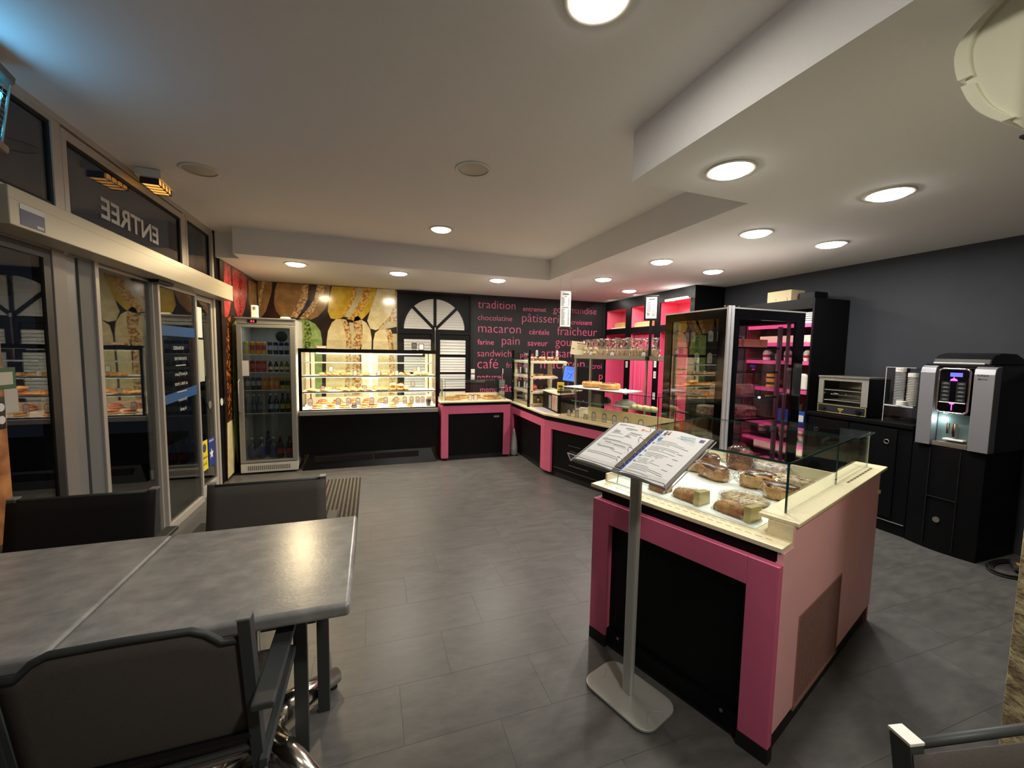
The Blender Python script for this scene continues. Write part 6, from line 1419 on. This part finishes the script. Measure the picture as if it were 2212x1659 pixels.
# ================================================================== DOOR MAT
mt = thing('door_mat','brown ribbed entrance mat behind the chair','mat',(0,0,0))
Mb().box(-.86,-.13,3.02,5.13,0,.006).build('base', mat('mat_base', srgb(22,20,16), .9), mt)
for k in range(19):
    rb = Mb().box(-.850+k*.038,-.832+k*.038,3.03,5.12,.006,.012).build('rib', mat('mat_rib', srgb(90,80,62), .9, scale=60, var=.3, bump=.5), mt)

# ================================================================== TABLES
def table(x0,x1,y0,y1,label):
    cx_, cy_ = (x0+x1)/2,(y0+y1)/2
    t = thing('cafe_table',label,'table',(cx_,cy_,0)); hx,hy=(x1-x0)/2,(y1-y0)/2
    Mb().box(-hx,hx,-hy,hy,.707,.750).build('tabletop', M_table, t, bevel=.013, seg=4)
    e=.0022; Mb().box(-hx-.0002,-hx+e,-hy+.008,hy-.008,.7380,.7445).box(hx-e,hx+.0002,-hy+.008,hy-.008,.7380,.7445).build('edge_highlight_band', M_alu, t) if False else None
    Mb().box(-.16,.16,-.16,.16,.697,.707).build('top_plate', M_dark, t)
    Mb().lathe([(.045,.09),(.034,.16),(.030,.50),(.034,.697)],seg=18).build('column', M_polish, t, smooth=True)
    Mb().lathe([(.085,.04),(.088,.10),(.065,.14),(.045,.16)],seg=20).build('hub', M_polish, t, smooth=True)
    for sx,sy in ((1,1),(1,-1),(-1,1),(-1,-1)):
        f=Mb().tube([(.04*sx,.04*sy,.095),(.13*sx,.13*sy,.08),(.262*sx,.262*sy,.046)],[.060,.050,.034],12).build('leg', M_polish, t, smooth=True)
        Mb().lathe([(.018,0),(.016,.018),(0,.018)],c=(.25*sx,.25*sy,0),seg=12).build('foot_pad', M_rub, f)
    return t
table(-.785,-.070,1.300,2.020,'slate grey square cafe table with polished metal foot, the right hand one')
table(-1.502,-.787,1.300,2.020,'slate grey square cafe table joined on the left at the window side')

# ================================================================== CHAIRS
def chair(x,y,rz,label,hump=0.0,top=.87,capm=None,sling=None):
    t = thing('sling_chair',label,'chair',(x,y,0),rz,None)
    C_ = M_chair
    for s in (-1,1):
        p = Mb().tube([(s*.244,-.262,top),(s*.244,-.175,.40),(s*.244,-.165,.28),(s*.244,-.215,0)],0,4,sq=(.018,.014)).build('back_post', C_, t, bevel=.002)
        Mb().box(s*.244-.0145,s*.244+.0145,-.281,-.243,top-.001,top+.004).build('post_cap', capm or M_framegrey, p)
        Mb().box(s*.285-.023,s*.285+.023,.225,.247,0,.648).build('front_leg', C_, t, bevel=.002)
        Mb().box(s*.270-.014,s*.270+.014,-.235,-.205,.60,.650).build('arm_bracket', C_, t, bevel=.002)
        Mb().box(s*.285-.026,s*.285+.026,-.31,.26,.650,.668).build('armrest', C_, t, bevel=.004)
        Mb().box(s*.262-.010,s*.262+.010,-.22,.225,.415,.440).build('seat_rail', C_, t, bevel=.002)
    Mb().box(-.26,.26,.225,.245,.40,.43).build('front_rail', C_, t); 
    zt = .815 if hump else top-.012
    path=[(-.230,-.250,zt-.01),(-.190,-.252,zt-.008),(-.160,-.256,zt+hump*.6),(-.130,-.258,zt+hump),(0,-.260,zt+hump+.004),(.130,-.258,zt+hump),(.160,-.256,zt+hump*.6),(.190,-.252,zt-.008),(.230,-.250,zt-.01)] if hump else [(-.23,-.258,zt),(0,-.262,zt),(.23,-.258,zt)]
    Mb().tube(path,.0085,8).build('top_rail', C_, t, smooth=True)
    nx,nz=12,8; vs=[]; fs=[]
    for j in range(nz+1):
        for i in range(nx+1):
            u=i/nx*2-1; w=j/nz
            zt_=zt+(hump*(1 if abs(u)<.55 else max(0,1-(abs(u)-.55)/.25)) if hump else 0)
            z=.455+(zt_-.455)*w; yb=-.187-(.26-.187)*((z-.455)/(.86-.455))
            vs.append((u*(.226 if hump else .256),yb-(.012*(1-u*u)*sin(pi*w) if hump else -.018),z))
    for j in range(nz):
        for i in range(nx): a=j*(nx+1)+i; fs.append((a,a+1,a+nx+2,a+nx+1))
    o=Mb().add(vs,fs).build('back_sling', sling or M_sling, t, smooth=True); so=o.modifiers.new('thick','SOLIDIFY'); so.thickness=.0025
    o=Mb(); n=8; vs=[]; fs=[]
    for j in range(n+1):
        y_=-.19+.42*j/n
        for x_,d in ((-.252,0),(-.12,-.012),(0,-.016),(.12,-.012),(.252,0)): vs.append((x_,y_,.438+d))
    for j in range(n):
        for i in range(4): a=j*5+i; fs.append((a,a+1,a+6,a+5))
    o=o.add(vs,fs).build('seat_sling', M_sling, t, smooth=True); so=o.modifiers.new('thick','SOLIDIFY'); so.thickness=.0025
    Mb().tube([(-.23,-.193,.462),(0,-.199,.460),(.23,-.193,.462)],.008,6).build('lower_back_rail', C_, t)
    if hump: Mb().box(-.235,.235,-.214,-.205,.505,.520).build('sling_seam', M_dark, t)
    return t
chair(-.545,1.385,0,'dark brown sling armchair with humped back rail, nearest one, pushed under the right table',hump=.038)
chair(-.488,2.03,pi,'brown sling chair on the far side of the right table',top=.872)
chair(-1.200,2.03,pi,'black sling chair on the far side of the left table',top=.872,sling=mat('black_textilene', srgb(30,29,29), .8, var=.1, scale=400, bump=.3, bscale=700, spec=.15))
chair(1.075,.105,pi-.21,'black sling chair cut by the bottom right corner of the photograph',top=.862,capm=M_white)

# ================================================================== AIR CONDITIONER ABOVE THE PILLAR
ac = thing('air_conditioner','white wall air conditioner cut by the top right corner','air conditioner',(0,0,0))
def smooth_closed(pts, k=5):
    out=[]; n=len(pts)
    for i in range(n):
        p0,p1,p2,p3=[Vector(pts[(i+j-1)%n]+(0,)) for j in range(4)]
        for t in range(k):
            s=t/k; q=.5*((2*p1)+(-p0+p2)*s+(2*p0-5*p1+4*p2-p3)*s*s+(-p0+3*p1-3*p2+p3)*s**3); out.append((q.x,q.y))
    return out
M_acw = mat('air_conditioner_plastic', srgb(232,230,204), .18, spec=.5)
cv = smooth_closed([(.66,2.492),(.700,2.482),(.740,2.456),(.768,2.425),(.776,2.392),(.770,2.345),(.756,2.300),(.735,2.248),(.708,2.205),(.664,2.160),(.610,2.128)],5)[:51]
body=[(.522,2.492)]+[(y-.012,z) for y,z in cv]+[(.522,2.118)]
Mb().prism(body[::-1],1.60,2.45,'x').build('body', M_acw, ac)
def shell(a, b, th, ins, name):
    seg_=cv[a:b]; pl_=[(y,z) for y,z in seg_]+[(y-th,z) for y,z in seg_[::-1]]
    return Mb().prism(pl_[::-1],1.590,2.45,'x').build(name, M_acw, ac, bevel=.0015)
shell(4,29,.030,0,'front_panel'); shell(30,46,.026,0,'louvre')
Mb().box(1.62,2.43,.56,.64,2.112,2.1185).build('intake_grille', M_dark, ac)
